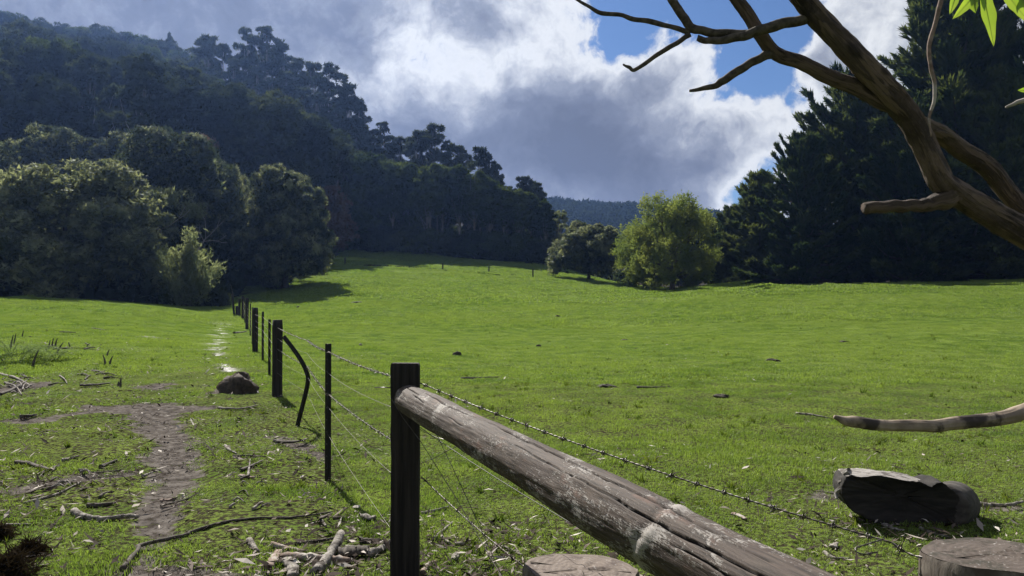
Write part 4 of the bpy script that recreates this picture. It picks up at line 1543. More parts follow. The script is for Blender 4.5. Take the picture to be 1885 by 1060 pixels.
def stump(name, x, y, ztop, r, tilt, seed, label, cap):
    g = np.random.default_rng(seed)
    seg = 40
    th = np.linspace(0, 2 * math.pi, seg, endpoint=False)
    out_r = r * (1 + 0.035 * np.sin(3 * th + seed) + 0.02 * np.sin(7 * th) + 0.012 * g.normal(size=seg))
    z0 = gz(x, y) - 0.2
    h = ztop - z0
    rows = []
    for k, zf in ((1.10, 0), (1.03, 0.25), (1.0, 0.6), (0.995, 0.9), (0.985, 0.975), (0.955, 1.0)):
        rr = out_r * k * (1 + 0.012 * g.normal(size=seg))
        zz = np.full(seg, h * zf) + (tilt[0] * np.cos(th) * r + tilt[1] * np.sin(th) * r) * (zf > 0.5)
        rows.append(np.column_stack([rr * np.cos(th), rr * np.sin(th), zz]))
    V = np.concatenate(rows)
    F = [(i * seg + j, i * seg + (j + 1) % seg, (i + 1) * seg + (j + 1) % seg, (i + 1) * seg + j) for i in range(5) for j in range(seg)]
    o = empty(name, (x, y, z0))
    mesh_obj('side', V, F, M['sapwood'], o, True)
    tv, tf = [], []
    for k in (0.957, 0.8, 0.55, 0.28):
        zz = h + tilt[0] * np.cos(th) * r * k + tilt[1] * np.sin(th) * r * k + 0.004 * g.normal(size=seg) * (k < 0.9)
        tv.append(np.column_stack([out_r * k * np.cos(th), out_r * k * np.sin(th), zz]))
    tv.append(np.array([[0, 0, h]]))
    for i in range(3):
        tf += [(i * seg + j, i * seg + (j + 1) % seg, (i + 1) * seg + (j + 1) % seg, (i + 1) * seg + j) for j in range(seg)]
    tf += [(3 * seg + j, 3 * seg + (j + 1) % seg, 4 * seg) for j in range(seg)]
    tp = mesh_obj('cut_top', np.concatenate(tv), tf, M[cap], o, True)
    tp.location = (0, 0, 0.0005)
    for k in range(5):
        a = g.uniform(0, 6.28)
        q = [(math.cos(a) * r * f, math.sin(a) * r * f, h + 0.002 + tilt[0] * math.cos(a) * r * f + tilt[1] * math.sin(a) * r * f) for f in (0.1, 0.5, g.uniform(0.7, 0.94))]
        mesh_obj('crack', *tube(spline(q, 8), np.linspace(0.0015, 0.0035, 8), 4, flat=0.5), M['dung'], o, True)
    return tag(o, label, 'stump', 'upright cut stumps by the rail')


stump('tree_stump', stump_r.x, stump_r.y, stump_r.z, 0.212, (0.02, -0.05), 5, 'broad cut stump with mossy brown top at the lower right corner', 'grain')
s2 = sp(1071, 1046, 2.95)
stump('tree_stump', s2.x, s2.y, s2.z, 0.215, (-0.05, -0.03), 6, 'cut stump with pale cracked top below the log rail', 'grain_pale')


def cut_log():
    """short thick log lying on the grass, sawn flat on top, hollowed between two lobes"""
    d = 5.42
    base = gp(1660, 968)
    front = [(240, 245), (300, 205), (400, 213), (560, 215), (740, 235), (880, 265), (965, 292), (1010, 285), (1080, 270), (1150, 318), (1220, 400), (1245, 480), (1240, 560), (1200, 625), (1080, 672), (800, 660), (520, 605), (380, 548), (280, 470), (230, 390), (222, 305)]
    c = np.array([base.x, d, base.z])
    ctl = np.array([tuple(sp(1500 + a / 4.608, 830 + b / 4.608, d)) for a, b in front]) - c
    ctl[:, 1] = 0
    ring = spline(np.vstack([ctl, ctl[:1]]), 121)[:-1]
    n = len(ring)
    g = np.random.default_rng(4)
    cen = ring.mean(0)
    th = np.linspace(0, 2 * math.pi, n, endpoint=False)
    chip = 0.010 * (vnoise(np.arange(n) * 0.45, np.zeros(n), 1.0, 31) - 0.5) + 0.006 * g.normal(size=n) * 0.4
    rows = []
    for dy, k in ((0.05, 0.12), (0.045, 0.45), (0.022, 0.78), (0.008, 0.93), (0.0, 0.985), (0.006, 1.0), (0.04, 1.0), (0.09, 1.0), (0.14, 1.0), (0.19, 1.0), (0.24, 0.99), (0.27, 0.96), (0.285, 0.85), (0.29, 0.3)):
        L = cen + (ring - cen) * k
        L[:, 1] = dy * (1 + 0.2 * np.clip((ring[:, 0] - 0.1) / 0.4, 0, 1)) + chip * (dy < 0.06) * (k > 0.8) + g.normal(size=n) * 0.003
        L[:, 0] += dy * 0.12
        L[:, 2] += (g.normal(size=n) * 0.002 + 0.006 * np.sin(dy * 30 + th * 9) * (k > 0.9))
        rows.append(L)
    V = np.concatenate(rows)
    body, top = [], []
    for i in range(len(rows) - 1):
        for j in range(n):
            f = (i * n + j, i * n + (j + 1) % n, (i + 1) * n + (j + 1) % n, (i + 1) * n + j)
            wav = 3 + int(2.5 * math.sin(i * 1.7))
            (top if (i >= 5 and 3 <= j <= 28 + wav) else body).append(f)
    body.append(tuple(range(n - 1, -1, -1)))
    o = empty('cut_log', tuple(c))
    mesh_obj('log_body', V, body, M['log_dark'], o, True)
    used_v = sorted({i for f in top for i in f})
    remap = {v: i for i, v in enumerate(used_v)}
    mesh_obj('sawn_top', V[used_v], [tuple(remap[i] for i in f) for f in top], M['log_pale'], o, True)
    # the second lobe runs back and to the side
    q0, q1 = np.array(sp(1500 + 1085 / 4.608, 830 + 468 / 4.608, d + 0.06)) - c, np.array(sp(1500 + 1180 / 4.608, 830 + 440 / 4.608, d + 0.42)) - c
    mesh_obj('log_fork', *tube(spline([q0, q0 * 0.9 + q1 * 0.1, (q0 + q1) / 2, q0 * 0.1 + q1 * 0.9, q1], 12), np.array([0.135, 0.148, 0.153, 0.156, 0.158, 0.16, 0.162, 0.163, 0.164, 0.164, 0.162, 0.14]), 22, 0.02, 5), M['log_side'], o, True)
    # splintered pale sapwood at the end
    for k, (a, b, w_) in enumerate((((232, 250), (215, 300), 0.020), ((222, 310), (178, 400), 0.022), ((255, 232), (232, 262), 0.018), ((285, 165), (262, 235), 0.025))):
        p0, p1 = np.array(sp(1500 + a[0] / 4.608, 830 + a[1] / 4.608, d + 0.05)) - c, np.array(sp(1500 + b[0] / 4.608, 830 + b[1] / 4.608, d + 0.05)) - c
        mesh_obj('splinter', *tube(spline([p0, (p0 + p1) / 2 + np.array([-0.01, 0.03, 0]), p1], 6), np.linspace(w_, w_ * 0.35, 6), 6, 0.2, k), M['log_pale'], o)
    return tag(o, 'thick short dark log with pale sawn top lying on the grass', 'log')


M['log_dark'] = wood_mat('old_log_bark', (0.012, 0.011, 0.010), (0.035, 0.031, 0.028), (3, 12, 18), 0.92, 0.9, 0.012)
M['log_side'] = wood_mat('skylit_log_side', (0.03, 0.026, 0.023), (0.085, 0.075, 0.066), (3, 14, 14), 0.9, 0.8, 0.01)  # greyer than the body: sky light on this side put into the colour
M['log_pale'] = wood_mat('sawn_grey_wood', (0.16, 0.146, 0.135), (0.33, 0.31, 0.29), (6, 70, 70), 0.9, 1.0, 0.008, (0.085, 0.074, 0.066), 10.0)
cut_log()


def lump(name, px, py, wpx, hpx, mat, seed, label, cat, group=None):
    """irregular lump resting on the ground"""
    p = gp(px, py)
    k = p.y / F_PX
    g = np.random.default_rng(seed)
    seg, rows = 18, 9
    V = []
    f1, f2, f3 = g.uniform(0, 6.28, 3)
    for i in range(rows):
        ph = -0.35 + (math.pi / 2 + 0.35) * i / (rows - 1)
        for j in range(seg):
            a = 2 * math.pi * j / seg
            r = 1 + 0.16 * math.sin(3 * a + f1) + 0.16 * math.sin(2 * a + 4 * ph + f2) + 0.08 * math.sin(7 * a + 5 * ph + f3) + 0.07 * g.normal()
            V.append((math.cos(a) * math.cos(ph) * r * wpx * k / 2, math.sin(a) * math.cos(ph) * r * wpx * k / 2 * 0.8, math.sin(ph) ** 1 * (r * 0.5 + 0.5) * hpx * k if ph < 0 else (math.sin(ph) ** 0.7) * (r * 0.5 + 0.5) * hpx * k))
    V = np.array(V)
    F = [(i * seg + j, i * seg + (j + 1) % seg, (i + 1) * seg + (j + 1) % seg, (i + 1) * seg + j) for i in range(rows - 1) for j in range(seg)]
    o = mesh_obj(name, V, F, M[mat], None, True)
    o.location = p
    return tag(o, label, cat, group)


lump('old_stump', 441, 722, 62, 33, 'stump_rock', 17, 'low dark brown stump-like rock by the fence on the track side', 'rock')
lump('dung_pat', 842, 655, 14, 8, 'dung', 1, 'black clod of dung in the field above the dark stick', 'dung', 'dung pats in the paddock')
lump('dung_pat', 1115, 712, 30, 5, 'dung', 2, 'flat dark dung pat left of the small fallen stick', 'dung', 'dung pats in the paddock')
lump('dung_pat', 1328, 731, 28, 6, 'dung', 5, 'dark dung pat in mid field, right of the small fallen stick', 'dung', 'dung pats in the paddock')
lump('dung_pat', 1420, 665, 26, 5, 'dung', 6, 'far flat dung pat at the right of the field', 'dung', 'dung pats in the paddock')
lump('dung_pat', 992, 638, 9, 4, 'dung', 7, 'tiny dung speck in the middle of the field', 'dung', 'dung pats in the paddock')
lump('dung_pat', 1026, 584, 8, 4, 'dung', 8, 'farthest tiny dung speck in front of the blackwood', 'dung', 'dung pats in the paddock')
lump('dung_pat', 658, 558, 24, 3, 'dung', 9, 'dark flat dung patch right below the wattle shadow', 'dung', 'dung pats in the paddock')
lump('dung_pat', 550, 567, 8, 4, 'dung', 10, 'small dark clod beyond the fence, below the wattle shadow', 'dung', 'dung pats in the paddock')
lump('dung_pat', 1150, 626, 14, 2, 'dung', 11, 'thin dark dung smear in mid field below the elms', 'dung', 'dung pats in the paddock')
lump('dung_pat', 1552, 630, 16, 3, 'dung', 12, 'dark dung pat before the cypress wall', 'dung', 'dung pats in the paddock')
lump('white_stone', 664, 637, 6, 5, 'stick_pale', 13, 'small white stone in the field near the top wire', 'stone')


# ------------------------------------------------------------------ fallen sticks and bark
def stick(name, pts, r, mat, label, taper=0.35, flat=1.0, lift=0.6, cat='stick', group='fallen sticks and bark', seed=0, arc=0.0):
    P = []
    for q in pts:
        v = gp(q[0], q[1])
        v.z += r * lift + (q[2] if len(q) > 2 else 0)
        P.append(tuple(v))
    P = np.array(P)
    n = max(10, 5 * len(P))
    S = spline(P, n)
    S[:, 2] += arc * np.sin(np.linspace(0, math.pi, n))
    g = np.random.default_rng(seed + int(pts[0][0] * 7 + pts[0][1]))
    S[1:-1] += g.normal(size=(n - 2, 3)) * r * 0.06
    c = S[0].copy()
    rad = np.linspace(r, r * taper, n) * (1 + 0.05 * g.normal(size=n))
    o = mesh_obj(name, *tube(S - c, rad, 9, 0.22, seed, flat), M[mat], None, True)
    o.location = c
    return tag(o, label, cat, group)


ST = [
    ('fallen_branch', ((228, 1049), (255, 1015), (266, 1003), (342, 986), (356, 979), (414, 962), (477, 954), (540, 953), (612, 943)), 0.016, 'stick_dark', 'long thin fallen branch curving across the grass from the earth track'),
    ('fallen_stick', ((140, 944), (156, 953), (195, 958), (235, 952), (256, 953)), 0.028, 'stick_pale', 'curved pale stick with a thick dark end, like a horn'),
    ('fallen_stick', ((163, 933), (190, 931), (218, 926)), 0.022, 'stick_dark', 'dark bark strip just above the pale horn-shaped stick'),
    ('fallen_stick', ((48, 927), (80, 918), (112, 908), (152, 887)), 0.014, 'stick_pale', 'thin bent grey stick left of the earth track'),
    ('bark_piece', ((32, 852), (62, 857), (96, 868)), 0.035, 'stick_dark', 'dark bark slab with a pale end near the left edge'),
    ('fallen_stick', ((14, 966), (62, 965)), 0.012, 'stick_pale', 'short pale stick at the left edge below the bent grey stick'),
    ('fallen_stick', ((118, 848), (146, 840)), 0.016, 'stick_pale', 'small pale stick right of the dark bark slab'),
    ('fallen_stick', ((187, 861), (217, 848)), 0.022, 'stick_dark', 'short dark stick beside the track, pointing at it'),
    ('fallen_stick', ((170, 872), (230, 865)), 0.012, 'stick_dark', 'thin dark twig under the short dark stick by the track'),
    ('fallen_stick', ((265, 877), (290, 867)), 0.014, 'stick_pale', 'small pale chip lying on the track edge'),
    ('bark_piece', ((404, 753), (440, 755), (475, 748)), 0.040, 'stick_dark', 'grey bark slab below the dark stump-like rock'),
    ('bark_piece', ((513, 816), (540, 817), (564, 811)), 0.042, 'stick_dark', 'black chunk of bark at the foot of the steel pickets'),
    ('fallen_stick', ((416, 821), (425, 830), (438, 836)), 0.018, 'stick_pale', 'white forked chip between the track and the fence'),
    ('fallen_stick', ((430, 840), (462, 839), (490, 841)), 0.012, 'stick_dark', 'thin dark stick under the white forked chip'),
    ('bark_piece', ((445, 867), (466, 858), (485, 849)), 0.026, 'stick_dark', 'dark tilted bark piece left of the near steel picket'),
    ('bark_piece', ((443, 877), (470, 881)), 0.026, 'stick_brown', 'brown rotten bark lump below the dark tilted piece'),
    ('bark_piece', ((297, 924), (326, 921)), 0.026, 'stick_brown', 'brown chunk of wood lying on the bare track'),
    ('fallen_stick', ((298, 931), (340, 920), (368, 908)), 0.009, 'stick_dark', 'thin twig crossing the bare track'),
    ('fallen_stick', ((458, 877), (462, 845)), 0.012, 'stick_pale', 'short pale upright chip near the brown bark lump'),
    ('fallen_stick', ((543, 1001), (585, 996), (624, 989)), 0.014, 'stick_dark', 'straight dark stick just above the bark heap'),
    ('bark_log', ((583, 1058), (606, 1030), (629, 1003, 0.06)), 0.036, 'stick_pale', 'thick bleached branch slanting up out of the bark heap', 0.75),
    ('bark_log', ((520, 1031), (560, 1030), (600, 1031), (646, 1036)), 0.032, 'stick_brown', 'brown peeling branch lying across the bark heap', 0.6),
    ('bark_piece', ((625, 1024), (650, 1022), (680, 1019)), 0.055, 'stick_dark', 'broad dark curved bark plate in the heap beside the square post', 0.7),
    ('bark_log', ((676, 1023), (700, 1013), (727, 998)), 0.026, 'stick_pale', 'grey branch leaning from the bark heap to the square post', 0.7),
    ('bark_piece', ((494, 1050), (506, 1034), (515, 1019)), 0.038, 'stick_brown', 'wide pinkish bark curl at the left of the bark heap', 0.8),
    ('bark_piece', ((532, 1037), (540, 1048), (543, 1066)), 0.040, 'stick_pale', 'pale hooked root piece at the bottom of the bark heap', 0.8),
    ('fallen_stick', ((503, 1004), (530, 1010), (568, 1017)), 0.020, 'stick_brown', 'tapering brown bark strip above the bark heap'),
    ('fallen_stick', ((461, 996), (467, 1006), (476, 1018)), 0.022, 'stick_pale', 'short white bark stub left of the bark heap', 0.7),
    ('fallen_stick', ((592, 953), (603, 949), (613, 944)), 0.012, 'stick_pale', 'pale sliver at the tip of the long fallen branch'),
    ('fallen_stick', ((592, 959), (602, 969)), 0.015, 'stick_pale', 'pale chip under the tip of the long fallen branch'),
    ('bark_piece', ((672, 952), (682, 956), (692, 955)), 0.030, 'stick_pale', 'white knobbly bark lump left of the square post', 0.9),
    ('fallen_stick', ((655, 942), (664, 946), (671, 954)), 0.010, 'stick_pale', 'thin pale twig touching the white knobbly lump'),
    ('fallen_stick', ((614, 954), (648, 953)), 0.012, 'stick_dark', 'short dark twig between the long branch and the white lump'),
    ('fallen_stick', ((664, 997), (680, 997), (700, 996)), 0.022, 'stick_dark', 'dark bark strip just left of the square post'),
    ('fallen_stick', ((799, 993), (815, 978), (834, 961)), 0.014, 'stick_pale', 'pale slanting bark curl right of the square post'),
    ('fallen_stick', ((813, 988), (832, 1003)), 0.014, 'stick_pale', 'pale chip under the slanting bark curl'),
    ('fallen_stick', ((777, 945), (800, 940), (826, 933)), 0.013, 'stick_pale', 'grey stick leaning at the right side of the square post'),
    ('fallen_stick', ((838, 1001), (870, 1000), (903, 1001)), 0.013, 'stick_pale', 'straight pale stick under the log rail'),
    ('fallen_stick', ((924, 1008), (942, 1014), (962, 1022)), 0.014, 'stick_pale', 'pale stick left of the cut stump below the rail'),
    ('fallen_stick', ((779, 1058), (788, 1042), (804, 1034)), 0.020, 'stick_brown', 'brown bark curl at the foot of the square post'),
    ('bark_piece', ((836, 1032), (841, 1022)), 0.026, 'stick_pale', 'white upright bark chip between the wires under the rail', 0.8),
    ('fallen_stick', ((848, 698), (885, 697), (919, 695)), 0.030, 'stick_dark', 'dark straight stick lying in mid field'),
    ('fallen_stick', ((1172, 714), (1200, 714), (1236, 713)), 0.025, 'stick_dark', 'small fallen stick in mid field right of the flat dung pat'),
    ('fallen_stick', ((1464, 762), (1492, 764), (1523, 770)), 0.020, 'stick_pale', 'white bark strip near the tip of the low gum branch'),
    ('fallen_stick', ((1790, 928), (1820, 932), (1850, 931), (1880, 925)), 0.022, 'stick_pale', 'pale curled bark strip right of the thick short log'),
    ('fallen_stick', ((1690, 973), (1715, 982), (1746, 990)), 0.014, 'stick_pale', 'thin pale bark strip in front of the thick short log'),
    ('bark_piece', ((1625, 967), (1640, 974), (1662, 978)), 0.024, 'stick_pale', 'pale curled bark flake at the front foot of the thick log'),
    ('bark_piece', ((1346, 948), (1357, 950), (1372, 958)), 0.026, 'stick_brown', 'curled dead leaf-like bark just behind the log rail'),
    ('bark_piece', ((1530, 1010), (1538, 1002)), 0.028, 'stick_pale', 'white crumpled bark bit before the wire loop'),
    ('fallen_stick', ((1515, 1016), (1530, 1026), (1562, 1028)), 0.012, 'stick_pale', 'bent pale twig below the white crumpled bark'),
    ('bark_piece', ((150, 712), (178, 711), (204, 708)), 0.055, 'stick_dark', 'black charred log piece above the wide bare patch'),
    ('fallen_branch', ((98, 643), (130, 642), (176, 641)), 0.035, 'stick_dark', 'dark dead branch by the ferns at the far left'),
    ('fallen_stick', ((431, 614), (442, 613), (454, 611)), 0.055, 'stick_dark', 'short dark log beside the far end of the damp track'),
    ('fallen_stick', ((0, 690), (30, 697), (58, 712)), 0.03, 'stick_pale', 'grey branch in the stick heap at the left edge'),
    ('fallen_stick', ((0, 728), (25, 718), (50, 702)), 0.03, 'stick_dark', 'dark branch crossing the stick heap at the left edge'),
    ('fallen_stick', ((10, 705), (30, 712), (42, 728)), 0.02, 'stick_pale', 'short white stick in front of the stick heap at the left edge'),
    ('fallen_stick', ((40, 770), (70, 765)), 0.03, 'stick_dark', 'dark stick below the stick heap at the left edge'),
    ('fallen_stick', ((170, 605), (196, 608)), 0.03, 'stick_pale', 'distant pale stick on the grass below the huge wattle'),
    ('fallen_stick', ((110, 612), (140, 613)), 0.035, 'stick_dark', 'distant dark stick on the grass above the ferns'),
    ('fallen_stick', ((505, 812), (530, 806)), 0.014, 'stick_pale', 'pale sliver beside the black chunk of bark'),
    ('fallen_stick', ((1590, 905), (1560, 912), (1500, 903)), 0.010, 'stick_dark', 'dark twig in the litter left of the thick log'),
]
for i, s_ in enumerate(ST):
    nm, pts, r, mt, lab = s_[:5]
    stick(nm, pts, r, mt, lab, taper=s_[5] if len(s_) > 5 else 0.4, flat=0.45 if nm == 'bark_piece' else 1.0, seed=i)
# the two loose heaps of sticks on the left
g = np.random.default_rng(77)
for cx_, cy_, sx_, sy_, n_, lab in ((28, 712, 42, 14, 16, 'thin stick in the tangled heap at the left picture edge'), (135, 640, 48, 7, 12, 'thin dark stick in the brushwood beside the ferns'), (175, 690, 60, 12, 8, 'loose dark twig on the grass above the bare patch'),
                                     (110, 885, 110, 30, 16, 'small broken twig strewn left of the bare track'), (470, 900, 60, 40, 9, 'small broken twig strewn between the track and the near picket')):
    for i in range(n_):
        x0, y0 = cx_ + g.normal() * sx_ * 0.5, cy_ + g.normal() * sy_ * 0.6
        L_, a_ = g.uniform(10, 30), g.normal() * 0.5
        stick('fallen_twig', ((x0 - L_ / 2 * math.cos(a_), y0 + L_ / 3 * math.sin(a_)), (x0 + g.normal() * 2, y0 + g.normal(), 0.02), (x0 + L_ / 2 * math.cos(a_), y0 - L_ / 3 * math.sin(a_))), g.uniform(0.006, 0.014) * (1.6 if y0 < 720 else 1.0), ('stick_dark', 'stick_dark', 'stick_pale')[i % 3 if y0 < 660 or i % 2 else 2], lab, group='strewn twigs', seed=i)
# twigs that stand up from the ground on the left
for i, (px, py, dx, hpx, lab) in enumerate(((195, 671, -6, 18, 'sharp dark stub, first of the pair like horns'), (202, 671, 5, 16, 'sharp dark stub, second of the pair like horns'), (197, 655, 4, 12, 'small dark spike behind the horn-like stubs'),
                                            (60, 676, 10, 32, 'tallest thin burnt stem among the ferns'), (104, 652, 12, 22, 'slanting burnt stem left of the dead branch'), (20, 640, 4, 24, 'thick burnt stem at the left edge'), (26, 634, 3, 20, 'burnt stem just behind the thick one at the left edge'),
                                            (90, 640, 2, 14, 'first short stem of the row behind the ferns'), (96, 638, 2, 16, 'second short stem of the row behind the ferns'), (102, 637, 3, 15, 'third short stem of the row behind the ferns'), (41, 620, 2, 12, 'short black stem far left behind the ferns'),
                                            (222, 712, 0, 16, 'thin upright twig right of the charred log piece'), (218, 711, 0, 9, 'tiny upright twig beside the charred log piece'), (158, 640, 7, 8, 'stubby twig rising from the dead branch'), (130, 640, -5, 10, 'twig rising from the middle of the dead branch'))):
    p = gp(px, py)
    k = p.y / F_PX
    V, F = tube(spline([(0, 0, -0.03), (dx * k * 0.4, 0.02, hpx * k * 0.5), (dx * k, 0.03, hpx * k)], 8), np.linspace(0.035 if hpx > 20 else 0.028, 0.008, 8), 6, 0.12, i)
    o = mesh_obj('burnt_stem', V, F, M['stick_dark'], None, True)
    o.location = p
    tag(o, lab, 'stem', 'burnt stems standing on the left')


# ferns and the dark tussock
def fern(px, py, s, seed, label):
    p = gp(px, py)
    g = np.random.default_rng(seed)
    o = empty('fern', tuple(p))
    for k in range(9):
        a = g.uniform(0, 6.28)
        L = s * g.uniform(0.7, 1.2)
        P = spline([(0, 0, 0), (math.cos(a) * L * 0.4, math.sin(a) * L * 0.4, L * 0.42), (math.cos(a) * L, math.sin(a) * L, L * 0.28)], 22)
        mb = MB().add(*tube(P, np.linspace(0.006, 0.002, 22), 3))
        lat = np.array([-math.sin(a), math.cos(a), 0.0])
        tan = np.array([math.cos(a), math.sin(a), 0.0])
        for i in range(2, 22):
            w_ = L * 0.26 * math.sin(math.pi * (i / 22) ** 0.7) + 0.01
            for sd in (-1, 1):
                q = P[i]
                tip = q + sd * lat * w_ + tan * w_ * 0.35 + np.array([0, 0, g.normal() * 0.01])
                mb.add([q - tan * 0.014, q + tan * 0.014, tip], [(0, 1, 2)])
        mb.build('frond', M['fern'], o, False)
    tag(o, label, 'fern', 'ferns on the left')


for i, (px, py, s, lab) in enumerate(((10, 668, 0.8, 'fern cut by the left edge'), (34, 672, 0.9, 'fern second from the left edge, among burnt stems'), (58, 660, 0.75, 'fern behind the tallest burnt stem'),
                                      (84, 668, 0.75, 'fern right of the tallest burnt stem'), (104, 664, 0.6, 'last fern of the patch toward the track'), (22, 652, 0.75, 'fern at the back of the patch by the left edge'))):
    fern(px, py, s, i, lab)


def tussock(px, py, s, seed, label):
    p = gp(px, py)
    g = np.random.default_rng(seed)
    n = 380
    C = g.normal(size=(n, 3)) * np.array([0.10, 0.10, 0.0]) * s
    C[:, 2] = g.uniform(0, 0.05, n)
    C[:, 2] += 0.10 * s * np.exp(-(C[:, 0] ** 2 + C[:, 1] ** 2) / (0.012 * s * s))
    D = unit(g.normal(size=(n, 3)) * np.array([1, 1, 0.35]))
    o = link(bpy.data.objects.new('dead_tussock', soup('dead_tussock', [tri_tufts(C, D, 0.24 * s, 0.011, 2, 0.45, g)], M['tussock'])))
    o.location = p
    tag(o, label, 'tussock', 'dead tussocks in the lower left corner')


tussock(14, 1062, 0.62, 1, 'dark shaggy dead tussock in the lower left corner')
tussock(58, 1024, 0.38, 2, 'dark dead tussock just behind the corner one')
tussock(2, 990, 0.35, 3, 'small dark tussock cut by the left edge above the corner ones')


# ------------------------------------------------------------------ the near gum tree with its overhanging limb
def gum_bark():
    m, t, out = new_mat('smooth_gum_bark')
    co = obj_co(t)
    n1 = t.noise(t.scale_vec(co, (3.0, 3.0, 3.0)), 1.6, 4.0, 0.55, 0.6)
    n2 = t.noise(co, 22.0, 5.0, 0.6)
    n3 = t.noise(t.scale_vec(co, (1, 1, 1)), 5.0, 6.0, 0.65, 0.6)
    n4 = t.noise(co, 90.0, 4.0, 0.65)
    cx = t.new('ShaderNodeCombineXYZ')
    for k_, nm in enumerate(('along', 'across', 'around')):
        t.put(cx.inputs[k_], t.new('ShaderNodeAttribute', attribute_name=nm).outputs['Fac'])
    strip = t.noise(t.scale_vec(cx.outputs[0], (5.0, 1.1, 1.1)), 1.0, 6.0, 0.6, 0.5)
    fibre = t.noise(t.scale_vec(cx.outputs[0], (14.0, 12.0, 12.0)), 1.0, 5.0, 0.65, 0.2)
    scar = t.new('ShaderNodeAttribute', attribute_name='scar').outputs['Fac']
    col = t.mix(t.mapr(n1, 0.36, 0.62), (0.050, 0.037, 0.029), (0.130, 0.097, 0.075))
    col = t.mix(t.math('MULTIPLY', t.mapr(n2, 0.45, 0.7), 0.5), col, (0.045, 0.034, 0.028))
    col = t.mix(t.mapr(n3, 0.58, 0.68), col, (0.018, 0.014, 0.012))
    col = t.mix(t.math('MULTIPLY', t.mapr(n4, 0.55, 0.7), 0.45), col, (0.13, 0.105, 0.085))
    col = t.mix(t.math('MULTIPLY', t.mapr(strip, 0.50, 0.56), 0.75), col, (0.185, 0.136, 0.103))
    col = t.mix(t.math('MULTIPLY', t.mapr(fibre, 0.48, 0.66), 0.6), col, (0.026, 0.020, 0.017))
    col = t.mix(t.math('MULTIPLY', t.mapr(scar, 0.35, 0.8), 0.8), col, (0.016, 0.012, 0.010))
    b = t.new('ShaderNodeBsdfPrincipled')
    t.put(b.inputs['Base Color'], col)
    b.inputs['Roughness'].default_value = 0.75
    b.inputs['Specular IOR Level'].default_value = 0.3
    t.put(b.inputs['Normal'], bump(t, t.math('ADD', t.math('MULTIPLY', n4, 0.7), t.math('ADD', n2, t.math('ADD', fibre, t.math('MULTIPLY', t.mapr(strip, 0.50, 0.54), 0.5)))), 1.0, 0.010))
    t.l.new(b.outputs[0], out.inputs[0])
    return m


M['gumbark'] = gum_bark()
TX, TY = 2.55, 2.75
tree = empty('gum_tree', (TX, TY, gz(TX, TY)))
T0 = np.array([TX, TY, gz(TX, TY)])


def limb(name, pts, mat='gumbark', n=None, rough=0.05, seed=0, parent=None, seg=12, fat=0.9):
    """pts: (px, py, distance, width in px)"""
    P = np.array([(*(np.array(sp(a, b, d)) - T0), w_ * fat / 2 * d / F_PX) for a, b, d, w_ in pts])
    n = n or 8 * len(P)
    S = spline(P, n)
    g = np.random.default_rng(seed)
    r = np.maximum(S[:, 3], 0.0012)
    k = np.linspace(0, 20, n)
    S[:, :3] += np.column_stack([np.sin(k * 1.1 + seed), np.cos(k * 1.3), np.sin(k * 1.7 + 2 * seed)]) * 0.10 * r[:, None]
    if mat not in ('gumbark', 'lowbranch'):
        return mesh_obj(name, *tube(S[:, :3], r, seg, rough, seed), M[mat], parent or tree, True)
    # the big limbs: fine mesh with ridges, scars and knots pressed into the bark
    S = spline(S, n * 3)
    n, seg = len(S), 40
    P, r = S[:, :3], np.maximum(S[:, 3], 0.0012)
    s = np.concatenate([[0], np.cumsum(np.linalg.norm(np.diff(P, axis=0), axis=1))])
    T_, N_, B_ = frames(P)
    th = np.linspace(0, 2 * math.pi, seg, endpoint=False)
    SS, TH = np.meshgrid(s, th, indexing='ij')
    wx, wy = np.cos(TH) * 1.3 + seed, np.sin(TH) * 1.3
    def fb(f, k, sd):
        return vnoise((SS * f + 7 * wx * k / 3).ravel(), (wy * k + wx * 0.4 + SS * f * 0.3).ravel(), 1.0, sd).reshape(SS.shape) - 0.5
    disp = 0.16 * fb(7, 2.0, 61 + seed) + 0.10 * fb(22, 4.5, 62 + seed) + 0.06 * fb(60, 9, 63 + seed)
    scar = np.zeros_like(SS)
    for _k in range(int(3 + s[-1] * 6)):
        s0, a0 = g.uniform(0, s[-1]), g.uniform(0, 6.28)
        da = np.abs((TH - a0 + math.pi) % (2 * math.pi) - math.pi)
        q = ((SS - s0) / g.uniform(0.02, 0.05)) ** 2 + (da / g.uniform(0.25, 0.6)) ** 2
        disp += g.choice([0.16, -0.14, 0.10]) * np.exp(-q * 1.5)
        scar = np.maximum(scar, np.exp(-q))
    V = P[:, None] + (r[:, None] * (1 + disp))[..., None] * (np.cos(TH)[..., None] * N_[:, None] + np.sin(TH)[..., None] * B_[:, None])
    ii = (np.arange(n - 1)[:, None] * seg + np.arange(seg)[None]).ravel()
    jj = (np.arange(n - 1)[:, None] * seg + (np.arange(seg)[None] + 1) % seg).ravel()
    F = [tuple(q) for q in np.column_stack([ii, jj, jj + seg, ii + seg])]
    F.append(tuple(range(seg - 1, -1, -1)))
    F.append(tuple((n - 1) * seg + j for j in range(seg)))
    ob = mesh_obj(name, V.reshape(-1, 3), F, M[mat], parent or tree, True)
    for nm, arr in (('along', SS), ('across', np.cos(TH)), ('around', np.sin(TH)), ('scar', scar)):
        at_ = ob.data.attributes.new(nm, 'FLOAT', 'POINT')
        at_.data.foreach_set('value', arr.ravel().astype(np.float32))
    return ob


